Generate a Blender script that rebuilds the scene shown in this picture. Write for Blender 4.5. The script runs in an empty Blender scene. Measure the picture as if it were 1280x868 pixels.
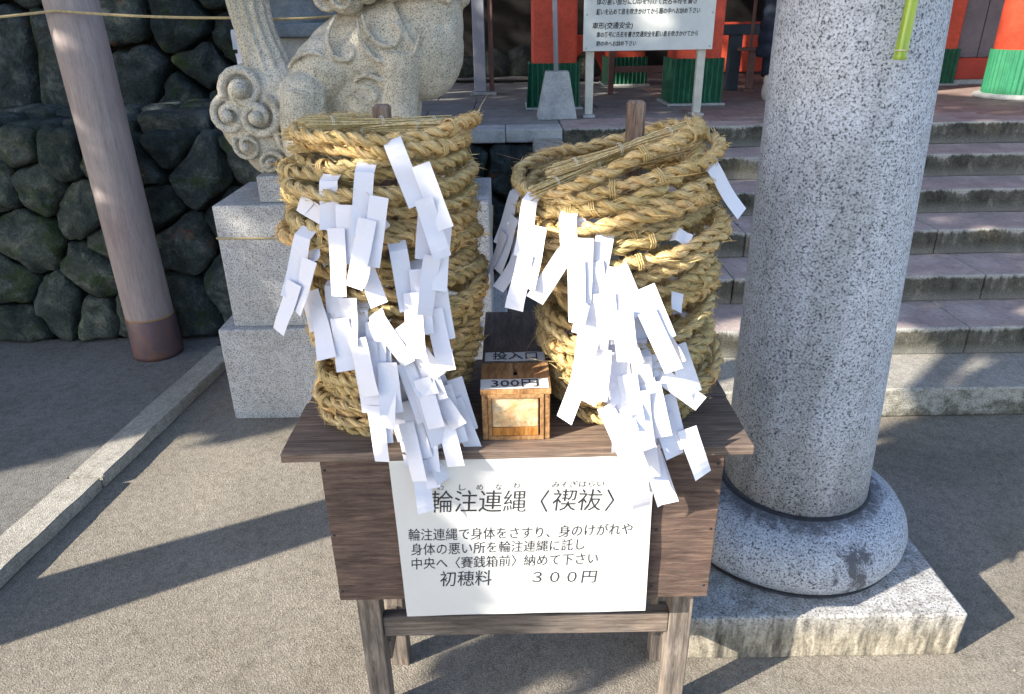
import bpy, bmesh, math, random
from mathutils import Vector, Matrix, Euler, noise
R = math.radians
PI = math.pi
sin, cos = math.sin, math.cos
sc = bpy.context.scene
C = sc.collection

# ------------------------------------------------------------------ camera
cam_d = bpy.data.cameras.new('camera'); cam = bpy.data.objects.new('camera', cam_d); C.objects.link(cam)
cam.location = (0, 0, 1.68)
cam_d.sensor_width = 36.0; cam_d.lens = 36.0 * 900 / 1280
cam_d.clip_start = 0.05; cam_d.clip_end = 500
cam.matrix_world = Matrix.Translation((0, 0, 1.68)) @ (Matrix.Rotation(R(90 - 24.8), 4, 'X') @ Matrix.Rotation(R(-1.0), 4, 'Z'))
sc.camera = cam

# ------------------------------------------------------------------ world, sun, exposure
SUN_EL, SUN_AZ = R(27.6), R(27.0)          # light travels towards +X, turned 27 degrees to +Y
Ld = Vector((cos(SUN_AZ) * cos(SUN_EL), sin(SUN_AZ) * cos(SUN_EL), -sin(SUN_EL)))
w = bpy.data.worlds.new('World'); sc.world = w; w.use_nodes = True
nt = w.node_tree; bg = nt.nodes['Background']
sky = nt.nodes.new('ShaderNodeTexSky'); sky.sky_type = 'NISHITA'; sky.sun_disc = False
sky.sun_elevation = SUN_EL; sky.sun_rotation = math.atan2(-Ld.x, -Ld.y)
sky.air_density = 1.0; sky.dust_density = 1.0; sky.ozone_density = 1.0
nt.links.new(sky.outputs[0], bg.inputs[0]); bg.inputs[1].default_value = 0.135
sl = bpy.data.lights.new('sun', 'SUN'); sl.energy = 5.0; sl.angle = R(0.5); sl.color = (1.0, 0.92, 0.78)
so = bpy.data.objects.new('sun', sl); C.objects.link(so)
so.rotation_euler = Ld.to_track_quat('-Z', 'Y').to_euler(); so.location = (-8, -4, 8)
sc.view_settings.view_transform = 'Standard'; sc.view_settings.look = 'None'
sc.view_settings.gamma = 1.0; sc.view_settings.use_curve_mapping = False
sc.view_settings.exposure = 1.45
sc.cycles.max_bounces = 8; sc.cycles.use_denoising = True

# ------------------------------------------------------------------ materials
def mat(name, build, rough=0.8, spec=0.3):
    m = bpy.data.materials.new(name); m.use_nodes = True
    n = m.node_tree.nodes; l = m.node_tree.links; b = n['Principled BSDF']
    b.inputs['Roughness'].default_value = rough; b.inputs['Specular IOR Level'].default_value = spec
    build(n, l, b); return m
def coords(n, l, kind='Object', scale=(1, 1, 1)):
    t = n.new('ShaderNodeTexCoord'); mp = n.new('ShaderNodeMapping'); mp.inputs['Scale'].default_value = scale
    l.new(t.outputs[kind], mp.inputs['Vector']); return mp.outputs['Vector']
def nz(n, l, vec, s, d=4, r=.55, dist=0):
    t = n.new('ShaderNodeTexNoise'); t.inputs['Scale'].default_value = s; t.inputs['Detail'].default_value = d
    t.inputs['Roughness'].default_value = r; t.inputs['Distortion'].default_value = dist
    l.new(vec, t.inputs['Vector']); return t.outputs['Fac']
def ramp(n, l, f, stops):
    r = n.new('ShaderNodeValToRGB'); e = r.color_ramp.elements
    while len(e) < len(stops): e.new(0.5)
    for i, (p, c) in enumerate(stops):
        e[i].position = p; e[i].color = (*c, 1) if len(c) == 3 else c
    l.new(f, r.inputs[0]); return r.outputs[0]
def mix(n, l, f, a, b, mode='MIX'):
    m = n.new('ShaderNodeMix'); m.data_type = 'RGBA'; m.blend_type = mode
    if isinstance(f, float): m.inputs[0].default_value = f
    else: l.new(f, m.inputs[0])
    for s, v in ((6, a), (7, b)):
        if isinstance(v, tuple): m.inputs[s].default_value = (*v, 1)
        else: l.new(v, m.inputs[s])
    return m.outputs[2]
def bump(n, l, b, h, s, d=.002):
    k = n.new('ShaderNodeBump'); k.inputs['Strength'].default_value = s; k.inputs['Distance'].default_value = d
    l.new(h, k.inputs['Height']); l.new(k.outputs[0], b.inputs['Normal'])
def g(v): return (v, v, v)

def granite(name, light, dark, sc_=130, warm=0.0, stain=0.0, lo=.40, streak=False, lichen=False):
    def f(n, l, b):
        v = coords(n, l)
        a = nz(n, l, v, sc_, 3, .6); c2 = nz(n, l, v, sc_ * 2.1, 2, .6); big = nz(n, l, v, 3.0, 4, .6)
        base = ramp(n, l, a, [(lo - .03, dark), (lo + .05, tuple(x * .62 for x in light)), (.52, tuple(x * .86 for x in light)), (.66, light)])
        fine = ramp(n, l, c2, [(.35, g(.35)), (.45, g(.9)), (.7, g(1.0))])
        col = mix(n, l, .6, base, fine, 'MULTIPLY')
        tint = ramp(n, l, big, [(.3, (1 - stain, 1 - stain, 1 - stain * 1.2)), (.6, g(1.0))])
        col = mix(n, l, 1.0, col, tint, 'MULTIPLY')
        cl = nz(n, l, v, 34, 4, .7)
        col = mix(n, l, 1.0, col, ramp(n, l, cl, [(.34, g(.80)), (.52, g(1.0)), (.7, g(1.08))]), 'MULTIPLY')
        if streak:
            sk = nz(n, l, coords(n, l, 'Object', (9, 9, .8)), 1.0, 5, .65, .2)
            col = mix(n, l, 1.0, col, ramp(n, l, sk, [(.36, (.80, .80, .79)), (.52, (1, 1, 1)), (.68, (1.05, 1.04, 1.03))]), 'MULTIPLY')
        if lichen:
            lk = nz(n, l, v, 7, 8, .78, .5)
            col = mix(n, l, ramp(n, l, lk, [(.56, g(0)), (.68, g(.62))]), col, (.20, .175, .10))
            lk2 = nz(n, l, v, 11, 7, .75, .3)
            col = mix(n, l, ramp(n, l, lk2, [(.60, g(0)), (.70, g(.55))]), col, (.12, .115, .10))
        l.new(col, b.inputs['Base Color']); bump(n, l, b, a, .35, .0015)
    return mat(name, f, .62, .35)
def ring_granite():
    # the ring base: same granite, damp black run-off stain on its front
    m = granite('stained_ring_granite', (.54, .575, .66), (.05, .06, .08), 178, stain=.24, lo=.39)
    n = m.node_tree.nodes; l = m.node_tree.links; b = n['Principled BSDF']; src = b.inputs['Base Color'].links[0].from_socket
    v = coords(n, l, 'Object', (1, 1, .55)); sub = n.new('ShaderNodeVectorMath'); sub.operation = 'DISTANCE'
    l.new(v, sub.inputs[0]); sub.inputs[1].default_value = (.085, -.315, .05)
    nn = nz(n, l, v, 20, 6, .8, .6); k = n.new('ShaderNodeMath'); k.operation = 'MULTIPLY_ADD'; l.new(nn, k.inputs[0]); k.inputs[1].default_value = .34; l.new(sub.outputs['Value'], k.inputs[2])
    f = ramp(n, l, k.outputs[0], [(.195, g(.9)), (.235, g(0))])
    sx = n.new('ShaderNodeSeparateXYZ'); l.new(coords(n, l), sx.inputs[0])
    k2 = n.new('ShaderNodeMath'); k2.operation = 'MULTIPLY_ADD'; l.new(nn, k2.inputs[0]); k2.inputs[1].default_value = -.05; l.new(sx.outputs['Z'], k2.inputs[2])
    f2 = ramp(n, l, k2.outputs[0], [(.150, g(0)), (.158, g(.85))])
    c = mix(n, l, f2, mix(n, l, f, src, (.055, .055, .065)), (.06, .06, .07)); l.new(c, b.inputs['Base Color']); return m
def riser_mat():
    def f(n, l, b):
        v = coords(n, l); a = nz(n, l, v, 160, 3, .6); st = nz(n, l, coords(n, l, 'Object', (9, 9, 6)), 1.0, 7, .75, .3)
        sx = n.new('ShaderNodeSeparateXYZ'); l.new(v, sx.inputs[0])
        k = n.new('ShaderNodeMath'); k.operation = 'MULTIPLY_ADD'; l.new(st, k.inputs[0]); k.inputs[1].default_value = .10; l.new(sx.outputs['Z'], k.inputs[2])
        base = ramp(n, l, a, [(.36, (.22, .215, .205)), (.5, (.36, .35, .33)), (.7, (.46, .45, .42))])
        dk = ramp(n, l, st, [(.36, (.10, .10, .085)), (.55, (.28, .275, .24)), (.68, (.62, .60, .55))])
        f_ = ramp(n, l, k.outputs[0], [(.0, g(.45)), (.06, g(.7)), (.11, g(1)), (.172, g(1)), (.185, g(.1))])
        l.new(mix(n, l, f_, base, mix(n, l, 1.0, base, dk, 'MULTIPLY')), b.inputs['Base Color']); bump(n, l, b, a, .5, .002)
    return mat('shaded_stained_riser', f, .85, .2)  # stain band, plus the shade of the upper steps put into the colour
def block_granite():
    # pale granite top; sides weathered by rising damp and lichen streaks
    m = granite('weathered_block_granite', (.56, .565, .58), (.09, .09, .10), 160, stain=.15, lo=.39)
    n = m.node_tree.nodes; l = m.node_tree.links; b = n['Principled BSDF']; src = b.inputs['Base Color'].links[0].from_socket
    v = coords(n, l, 'Object', (26, 26, 5)); st = nz(n, l, v, 1.0, 6, .75, .3); sx = n.new('ShaderNodeSeparateXYZ'); l.new(coords(n, l), sx.inputs[0])
    k = n.new('ShaderNodeMath'); k.operation = 'MULTIPLY_ADD'; l.new(st, k.inputs[0]); k.inputs[1].default_value = .16; l.new(sx.outputs['Z'], k.inputs[2])
    f = ramp(n, l, k.outputs[0], [(.15, g(.95)), (.215, g(.6)), (.25, g(0))])
    c = mix(n, l, f, src, mix(n, l, .8, ramp(n, l, st, [(.34, (.04, .036, .028)), (.46, (.17, .15, .115)), (.56, (.34, .30, .23)), (.68, (.50, .46, .38))]), ramp(n, l, nz(n, l, coords(n, l), 150, 4, .7), [(.36, g(.45)), (.5, g(.95)), (.7, g(1.1))]), 'MULTIPLY')); l.new(c, b.inputs['Base Color']); return m
def worn_granite(name):
    # pale aggregate stone with black lichen and damp stains
    def f(n, l, b):
        v = coords(n, l)
        a = nz(n, l, v, 160, 3, .6); big = nz(n, l, v, 5.5, 6, .7, .4); mid = nz(n, l, v, 22, 5, .65)
        base = ramp(n, l, a, [(.36, (.20, .195, .185)), (.5, (.38, .365, .34)), (.7, (.50, .485, .455))])
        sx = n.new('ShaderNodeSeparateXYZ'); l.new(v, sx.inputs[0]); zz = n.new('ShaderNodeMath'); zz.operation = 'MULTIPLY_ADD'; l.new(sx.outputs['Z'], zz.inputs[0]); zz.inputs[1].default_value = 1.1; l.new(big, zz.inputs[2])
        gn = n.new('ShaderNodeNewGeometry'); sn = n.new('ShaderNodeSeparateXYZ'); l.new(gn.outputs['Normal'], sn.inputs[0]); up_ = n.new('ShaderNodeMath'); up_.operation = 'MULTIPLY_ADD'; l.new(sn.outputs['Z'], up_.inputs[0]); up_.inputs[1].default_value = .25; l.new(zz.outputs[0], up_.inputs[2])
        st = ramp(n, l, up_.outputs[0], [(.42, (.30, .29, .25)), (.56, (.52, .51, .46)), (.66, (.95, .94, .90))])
        s2 = ramp(n, l, mid, [(.34, (.5, .5, .46)), (.55, (1, 1, 1))])
        col = mix(n, l, 1.0, mix(n, l, 1.0, base, st, 'MULTIPLY'), s2, 'MULTIPLY')
        l.new(col, b.inputs['Base Color']); bump(n, l, b, a, .5, .002)
    return mat(name, f, .85, .2)
def asphalt(name, lo, hi, tint):
    def f(n, l, b):
        v = coords(n, l)
        a = nz(n, l, v, 260, 4, .75); m_ = nz(n, l, v, 28, 5, .7); big = nz(n, l, v, 1.4, 6, .65, .6)
        vo = n.new('ShaderNodeTexVoronoi'); vo.inputs['Scale'].default_value = 210; l.new(v, vo.inputs['Vector'])
        base = ramp(n, l, a, [(.34, tuple(lo * t for t in tint)), (.52, tuple((lo + hi) / 2 * t for t in tint)), (.72, tuple(hi * t for t in tint))])
        agg = ramp(n, l, vo.outputs['Color'], [(.15, g(.62)), (.5, g(.95)), (.85, g(1.18))])
        col = mix(n, l, .8, base, agg, 'MULTIPLY')
        tone = ramp(n, l, big, [(.30, (.66, .65, .63)), (.42, (.86, .85, .83)), (.58, (1, 1, 1)), (.75, (1.14, 1.12, 1.08))])
        t2 = ramp(n, l, m_, [(.3, g(.72)), (.5, g(.97)), (.75, g(1.12))])
        col = mix(n, l, 1.0, mix(n, l, 1.0, col, tone, 'MULTIPLY'), t2, 'MULTIPLY')
        l.new(col, b.inputs['Base Color'])
        ad = n.new('ShaderNodeMath'); ad.operation = 'ADD'; l.new(a, ad.inputs[0]); l.new(vo.outputs['Distance'], ad.inputs[1])
        bump(n, l, b, ad.outputs[0], .55, .003)
    return mat(name, f, .9, .2)
def wood(name, c1, c2, c3, scale=(3, 40, 40), rough=.7, wear=None):
    def f(n, l, b):
        v = coords(n, l, 'Object', scale)
        a = nz(n, l, v, 2.0, 6, .65, .5); fine = nz(n, l, v, 8.0, 4, .7)
        v2 = coords(n, l); big = nz(n, l, v2, 5, 4, .6)
        col = ramp(n, l, a, [(.3, c1), (.5, c2), (.72, c3)])
        gr = ramp(n, l, fine, [(.36, g(.38)), (.46, g(.9)), (.7, g(1.12))])
        col = mix(n, l, .6, col, gr, 'MULTIPLY')
        tn = ramp(n, l, big, [(.28, (.62, .64, .68)), (.5, g(.95)), (.7, (1.25, 1.16, 1.08))])
        col = mix(n, l, 1.0, col, tn, 'MULTIPLY')
        if wear:
            wv = nz(n, l, coords(n, l, 'Object', (9, 30, 30)), 1.3, 5, .7)
            k = ramp(n, l, wv, [(.50, g(0)), (.62, g(1))])
            col = mix(n, l, k, col, wear)
        l.new(col, b.inputs['Base Color']); bump(n, l, b, fine, .5, .0015)
    return mat(name, f, rough, .25)
def plain(name, c, rough=.7, var=.12, sc_=12, bs=.1, metal=0):
    def f(n, l, b):
        v = coords(n, l); a = nz(n, l, v, sc_, 5, .65); a2 = nz(n, l, v, sc_ * 9, 3, .6)
        col = ramp(n, l, a, [(.3, tuple(x * (1 - var) for x in c)), (.65, tuple(min(1, x * (1 + var * .6)) for x in c))])
        gr = ramp(n, l, a2, [(.35, g(1 - var)), (.6, g(1.0))])
        col = mix(n, l, .7, col, gr, 'MULTIPLY')
        l.new(col, b.inputs['Base Color']); bump(n, l, b, a2, bs, .001); b.inputs['Metallic'].default_value = metal
    return mat(name, f, rough)
def straw_mat(name):
    def f(n, l, b):
        v = coords(n, l, 'UV', (14, 5, 1)); a = nz(n, l, v, 1.0, 5, .7, .2)
        v2 = coords(n, l, 'UV', (46, 9, 1)); a2 = nz(n, l, v2, 1.0, 3, .65)
        v3 = coords(n, l); big = nz(n, l, v3, 9, 3, .6)
        oi = n.new('ShaderNodeObjectInfo')
        col = ramp(n, l, a, [(.30, (.21, .13, .055)), (.43, (.52, .375, .175)), (.55, (.75, .575, .31)), (.72, (.90, .79, .53))])
        gr = ramp(n, l, a2, [(.32, g(.38)), (.44, g(.9)), (.66, g(1.08))])
        col = mix(n, l, .85, col, gr, 'MULTIPLY')
        tn = ramp(n, l, big, [(.3, (.80, .80, .66)), (.52, (1, 1, 1)), (.7, (1.06, .98, .88))])
        col = mix(n, l, 1.0, col, tn, 'MULTIPLY')
        rt = ramp(n, l, oi.outputs['Random'], [(0, (.86, .87, .80)), (.5, (1, 1, 1)), (1, (1.06, .98, .88))])
        col = mix(n, l, 1.0, col, rt, 'MULTIPLY')
        l.new(col, b.inputs['Base Color']); bump(n, l, b, a2, .8, .0012)
    return mat(name, f, .62, .35)
def rock_mat(name, c1, c2, c3, moss=.0, rust=False):
    def f(n, l, b):
        v = coords(n, l); oi = n.new('ShaderNodeObjectInfo')
        ad = n.new('ShaderNodeVectorMath'); ad.operation = 'ADD'
        l.new(v, ad.inputs[0]); l.new(oi.outputs['Random'], ad.inputs[1]); v = ad.outputs[0]
        a = nz(n, l, v, 9, 8, .72, .5); fine = nz(n, l, v, 70, 5, .7); mo = nz(n, l, v, 4.5, 5, .7, .4)
        col = ramp(n, l, a, [(.30, c1), (.5, c2), (.72, c3)])
        gr = ramp(n, l, fine, [(.3, g(.5)), (.5, g(.95)), (.72, g(1.5))])
        col = mix(n, l, .8, col, gr, 'MULTIPLY')
        rt = ramp(n, l, oi.outputs['Random'], [(0, (.5, .58, .58)), (.5, (1, 1, 1)), (1, (1.6, 1.5, 1.4))])
        col = mix(n, l, 1.0, col, rt, 'MULTIPLY')
        mk = ramp(n, l, mo, [(.60 - moss, g(0)), (.68 - moss, g(.75))])
        col = mix(n, l, mk, col, (.035, .06, .018))
        lk = ramp(n, l, nz(n, l, v, 16, 6, .75), [(.66, g(0)), (.70, g(.6))])
        col = mix(n, l, lk, col, (.22, .25, .24))
        if rust:
            rk = ramp(n, l, nz(n, l, v, 5.2, 4, .6), [(.62, g(0)), (.70, g(.7))])
            col = mix(n, l, rk, col, (.20, .075, .03))
        l.new(col, b.inputs['Base Color']); ad2 = n.new('ShaderNodeMath'); ad2.operation = 'MULTIPLY_ADD'; l.new(fine, ad2.inputs[0]); ad2.inputs[1].default_value = .35; l.new(a, ad2.inputs[2])
        bump(n, l, b, ad2.outputs[0], 1.0, .045)
    return mat(name, f, .85, .25)

M = {}
M['pillar'] = granite('speckled_granite', (.59, .63, .725), (.05, .06, .085), 178, stain=.16, lo=.39, streak=True)
M['statue'] = granite('carved_granite', (.74, .69, .60), (.15, .135, .11), 190, stain=.30, lo=.37, lichen=True)
M['pedestal'] = granite('sawn_granite', (.58, .58, .60), (.12, .12, .13), 180, stain=.18, lo=.38)
M['step'] = worn_granite('stained_step_stone'); M['riser'] = riser_mat()
M['block'] = block_granite(); M['ring'] = ring_granite()
M['ground'] = asphalt('warm_asphalt', .16, .35, (1.0, .90, .765))  # one warm beige tone for the whole asphalt
M['paving'] = asphalt('side_paving', .13, .25, (1.0, .98, .96))
M['curb'] = asphalt('kerb_concrete', .28, .46, (1.0, .95, .86))
M['floor'] = plain('reddish_floor_slab', (.30, .22, .20), .75, .3, 5, .3)
M['floor_grey'] = plain('grey_floor_slab', (.24, .235, .23), .8, .3, 5, .3)
M['tread'] = plain('pinkish_tread', (.40, .325, .31), .8, .3, 5, .4)
M['top'] = wood('weathered_tabletop', (.090, .066, .056), (.175, .13, .107), (.31, .235, .18), (3, 80, 80))
M['panel'] = wood('weathered_panel', (.062, .041, .036), (.115, .077, .064), (.21, .145, .112), (5, 40, 52))
M['leg'] = wood('grey_leg_wood', (.085, .068, .060), (.175, .145, .125), (.30, .255, .215), (38, 38, 3))
M['rail'] = wood('grey_rail_wood', (.07, .056, .050), (.145, .12, .105), (.25, .21, .18), (3, 45, 45))
M['recess'] = wood('dark_recess_wood', (.05, .03, .025), (.09, .055, .045), (.13, .08, .065), (3, 30, 42))
M['boxwood'] = wood('offering_box_wood', (.15, .075, .03), (.36, .19, .08), (.52, .31, .15), (30, 5, 30))
M['boxdark'] = wood('offering_box_dark_lid', (.06, .045, .04), (.10, .078, .068), (.15, .12, .10), (34, 4, 30))
M['boxworn'] = wood('worn_pale_panel', (.55, .28, .10), (.72, .50, .28), (.82, .68, .47), (14, 14, 14))
M['boxorange'] = wood('varnished_orange_strip', (.26, .10, .02), (.50, .21, .05), (.66, .34, .10), (34, 10, 5), .4)
M['post'] = wood('old_post_wood', (.10, .065, .05), (.20, .14, .11), (.32, .25, .21), (45, 45, 4))
M['straw'] = straw_mat('rice_straw')
M['red'] = plain('vermilion_paint', (.62, .085, .045), .6, .25, 5, .05)
M['reddk'] = plain('dull_vermilion', (.42, .055, .035), .6, .2, 4, .05)
M['green'] = plain('green_sheet_metal', (.018, .115, .065), .5, .22, 14, .06)
M['white'] = plain('white_board_paint', (.60, .62, .60), .6, .06, 4, .03)
M['whitepost'] = plain('cream_post_paint', (.55, .54, .47), .65, .14, 14, .05)
M['conc'] = plain('cast_concrete', (.40, .41, .41), .85, .28, 9, .3)
M['greypole'] = plain('galvanised_pole', (.36, .37, .42), .5, .1, 8, .02)
M['beam'] = plain('slate_blue_paint', (.055, .075, .10), .6, .2, 8, .05)
M['brown'] = plain('brown_rail_wood', (.18, .10, .085), .7, .2, 12, .1)
M['dark'] = plain('dark_interior_boards', (.014, .013, .014), .9, .3, 4, .1)
M['door'] = plain('grey_door_panel', (.20, .17, .19), .7, .2, 4, .1)
M['rock'] = rock_mat('mossy_field_stone', (.026, .036, .035), (.070, .085, .076), (.19, .20, .17), .09)
M['bigrock'] = rock_mat('dark_boulder', (.018, .025, .027), (.048, .062, .064), (.15, .175, .175), .07, True)
M['soil'] = plain('dark_soil', (.022, .021, .018), .95, .4, 10, .6)
M['slab'] = plain('slate_slab', (.16, .19, .22), .8, .3, 8, .3)
M['paper'] = plain('washi_paper', (.68, .68, .76), .75, .015, 5, .02)
M['sheet'] = plain('notice_paper', (.60, .60, .595), .6, .02, 6, .05)
M['ink'] = plain('black_ink', (.03, .03, .035), .7, .1, 5, 0)
M['ink2'] = plain('soft_black_ink', (.055, .055, .06), .7, .1, 5, 0)
M['cord'] = plain('straw_cord', (.46, .36, .20), .8, .25, 60, .3)
M['string'] = plain('pale_twine', (.62, .56, .45), .8, .1, 60, .1)
M['coat'] = plain('navy_padded_cloth', (.018, .028, .05), .6, .25, 20, .2)
M['shoe'] = plain('white_shoe', (.72, .70, .66), .6, .05, 9, .05)
M['skin'] = plain('skin', (.55, .36, .27), .55, .04, 9, .02)
M['hair'] = plain('black_hair', (.015, .012, .01), .5, .2, 40, .1)
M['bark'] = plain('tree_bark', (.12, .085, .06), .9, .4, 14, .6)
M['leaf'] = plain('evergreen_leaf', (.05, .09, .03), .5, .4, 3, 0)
M['stain'] = plain('damp_black_stain', (.035, .035, .04), .6, .4, 40, .2)
def bam(n, l, b):
    v = coords(n, l, 'Object', (60, 60, 4)); a = nz(n, l, v, 1.5, 4, .6)
    l.new(ramp(n, l, a, [(.3, (.16, .26, .03)), (.55, (.30, .42, .045)), (.75, (.50, .52, .10))]), b.inputs['Base Color'])
M['bamboo'] = mat('green_bamboo', bam, .3, .5)
def lpole(n, l, b):
    v = coords(n, l, 'Object', (22, 22, 2.2)); a = nz(n, l, v, 1.5, 6, .7, .6); big = nz(n, l, coords(n, l), 2, 3)
    f = nz(n, l, coords(n, l, 'Object', (90, 90, 12)), 1.5, 4, .7)
    c = ramp(n, l, a, [(.3, (.27, .225, .215)), (.5, (.325, .275, .268)), (.7, (.385, .33, .32))])
    c = mix(n, l, .6, c, ramp(n, l, f, [(.35, g(.7)), (.55, g(1))]), 'MULTIPLY')
    l.new(mix(n, l, 1.0, c, ramp(n, l, big, [(.3, (.86, .8, .82)), (.6, (1, 1, 1))]), 'MULTIPLY'), b.inputs['Base Color']); bump(n, l, b, a, .3, .002)
M['leftpole'] = mat('greyed_cypress', lpole, .7, .25)
def copper(n, l, b):
    v = coords(n, l); a = nz(n, l, v, 6, 6, .7, .5)
    l.new(ramp(n, l, a, [(.3, (.075, .05, .06)), (.5, (.12, .075, .085)), (.66, (.17, .09, .06)), (.8, (.28, .17, .11))]), b.inputs['Base Color'])
    b.inputs['Metallic'].default_value = .3
M['copper'] = mat('tarnished_copper', copper, .5, .5)

# ------------------------------------------------------------------ object helpers
def link(name, me, m=None, parent=None, loc=None, rot=None, smooth=False):
    o = bpy.data.objects.new(name, me); C.objects.link(o)
    if m is not None and len(me.materials) == 0: me.materials.append(m)
    if parent is not None: o.parent = parent
    if loc is not None: o.location = loc
    if rot is not None: o.rotation_euler = rot
    if smooth:
        for p in me.polygons: p.use_smooth = True
    return o
def tag(o, label, cat, group=None):
    o['label'] = label; o['category'] = cat
    if group: o['group'] = group
    return o
def thing(name, label, cat, loc=(0, 0, 0), rot=(0, 0, 0), group=None):
    o = bpy.data.objects.new(name, None); C.objects.link(o); o.empty_display_size = .05
    o.location = loc; o.rotation_euler = rot
    return tag(o, label, cat, group)
def struct(o): o['kind'] = 'structure'; return o
def structroot(name):
    o = bpy.data.objects.new(name, None); C.objects.link(o); return struct(o)
def me_py(name, v, f):
    me = bpy.data.meshes.new(name); me.from_pydata([tuple(x) for x in v], [], f); me.update(); return me
def bm_me(name, bm, smooth=False):
    bmesh.ops.recalc_face_normals(bm, faces=bm.faces)
    me = bpy.data.meshes.new(name); bm.to_mesh(me); bm.free()
    if smooth:
        for p in me.polygons: p.use_smooth = True
    return me
def rough_box(name, x0, x1, y0, y1, z0, z1, bev=.004, seg=2, jit=0.0, cuts=0, seed=0, taper=0.0):
    """block centred on its own base point; returns mesh and that point"""
    cx, cy = (x0 + x1) / 2, (y0 + y1) / 2
    bm = bmesh.new(); bmesh.ops.create_cube(bm, size=1)
    for v in bm.verts:
        k = 1 - taper * (v.co.z + .5)
        v.co = Vector((v.co.x * (x1 - x0) * k, v.co.y * (y1 - y0) * k, (v.co.z + .5) * (z1 - z0)))
    if bev: bmesh.ops.bevel(bm, geom=list(bm.edges), offset=bev, segments=seg, affect='EDGES', profile=.5)
    if cuts: bmesh.ops.subdivide_edges(bm, edges=[e for e in bm.edges if e.calc_length() > .05], cuts=cuts, use_grid_fill=True)
    if jit:
        for v in bm.verts:
            v.co += noise.noise_vector((v.co + Vector((seed * 3.1, cx, cy))) * 14) * jit
    return bm_me(name, bm), (cx, cy, z0)
def box(name, m, x0, x1, y0, y1, z0, z1, parent=None, **k):
    me, c = rough_box(name, x0, x1, y0, y1, z0, z1, **k)
    o = link(name, me, m, parent)
    if parent is not None and parent.type == 'EMPTY':
        o.location = Vector(c) - Vector(parent.location)
    else: o.location = c
    return o
def lathe(prof, n=48, cap=True):
    bm = bmesh.new(); rings = []
    for r, z in prof:
        rings.append([bm.verts.new((r * cos(2 * PI * i / n), r * sin(2 * PI * i / n), z)) for i in range(n)])
    for a, b in zip(rings, rings[1:]):
        for i in range(n): bm.faces.new((a[i], a[(i + 1) % n], b[(i + 1) % n], b[i]))
    if cap:
        bm.faces.new(rings[0]); bm.faces.new(rings[-1])
    return bm
def tube(path, rad, n=8, cap=True, closed=False, bm=None):
    bm = bm or bmesh.new(); P = [Vector(p) for p in path]; rings = []
    up = Vector((0, 0, 1)); prev = None
    for i, p in enumerate(P):
        a = P[i - 1] if (i > 0 or closed) else P[i]; b = P[(i + 1) % len(P)] if (i < len(P) - 1 or closed) else P[i]
        t = (b - a).normalized()
        if prev is None:
            ref = up if abs(t.dot(up)) < .95 else Vector((0, 1, 0))
            nrm = t.cross(ref).normalized()
        else: nrm = (prev - t * prev.dot(t)).normalized()
        prev = nrm; bi = t.cross(nrm)
        r = rad[i] if isinstance(rad, (list, tuple)) else rad
        rings.append([bm.verts.new(p + (nrm * cos(2 * PI * k / n) + bi * sin(2 * PI * k / n)) * r) for k in range(n)])
    m_ = len(rings)
    for i in range(m_ if closed else m_ - 1):
        a, b = rings[i], rings[(i + 1) % m_]
        for k in range(n): bm.faces.new((a[k], a[(k + 1) % n], b[(k + 1) % n], b[k]))
    if cap and not closed: bm.faces.new(rings[0]); bm.faces.new(rings[-1])
    return bm
def text_obj(name, body, size, m, parent, loc, rot, align='LEFT', width=None, shear=0.0, depth=.00025, fat=0.0):
    cu = bpy.data.curves.new(name, 'FONT'); cu.body = body; cu.size = size; cu.align_x = align; cu.align_y = 'BOTTOM_BASELINE'
    cu.extrude = depth; cu.shear = shear; cu.resolution_u = 2; cu.offset = fat
    t = bpy.data.objects.new(name + '_tmp', cu); C.objects.link(t)
    dg = bpy.context.evaluated_depsgraph_get(); me = bpy.data.meshes.new_from_object(t.evaluated_get(dg))
    bpy.data.objects.remove(t)
    xs = [v.co.x for v in me.vertices]
    if xs:
        s = width / (max(xs) - min(xs)) if width else 1.0; mn = min(xs)
        for v in me.vertices: v.co.x = (v.co.x - (mn if width else 0)) * s
    me.materials.clear(); o = link(name, me, m, parent); o.location = loc; o.rotation_euler = rot
    return o
def remeshed(name, bm, vox, smooth_iter=6, fac=.5, disp=0.0):
    me = bpy.data.meshes.new(name); bmesh.ops.recalc_face_normals(bm, faces=bm.faces); bm.to_mesh(me); bm.free()
    o = bpy.data.objects.new(name, me); C.objects.link(o)
    r = o.modifiers.new('r', 'REMESH'); r.mode = 'VOXEL'; r.voxel_size = vox
    s = o.modifiers.new('s', 'SMOOTH'); s.iterations = smooth_iter; s.factor = fac
    dg = bpy.context.evaluated_depsgraph_get(); m2 = bpy.data.meshes.new_from_object(o.evaluated_get(dg))
    bpy.data.objects.remove(o)
    for p in m2.polygons: p.use_smooth = True
    return m2
def ell(bm, c, r, rot=(0, 0, 0), sub=3):
    mt = Matrix.Translation(c) @ Euler(rot).to_matrix().to_4x4() @ Matrix.Diagonal((*r, 1))
    bmesh.ops.create_icosphere(bm, subdivisions=sub, radius=1, matrix=mt)

# ------------------------------------------------------------------ ground, paving, kerb
gm = me_py('ground', [(-60, -60, 0), (60, -60, 0), (60, 80, 0), (-60, 80, 0)], [(0, 1, 2, 3)])
struct(link('ground', gm, M['ground']))
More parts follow.
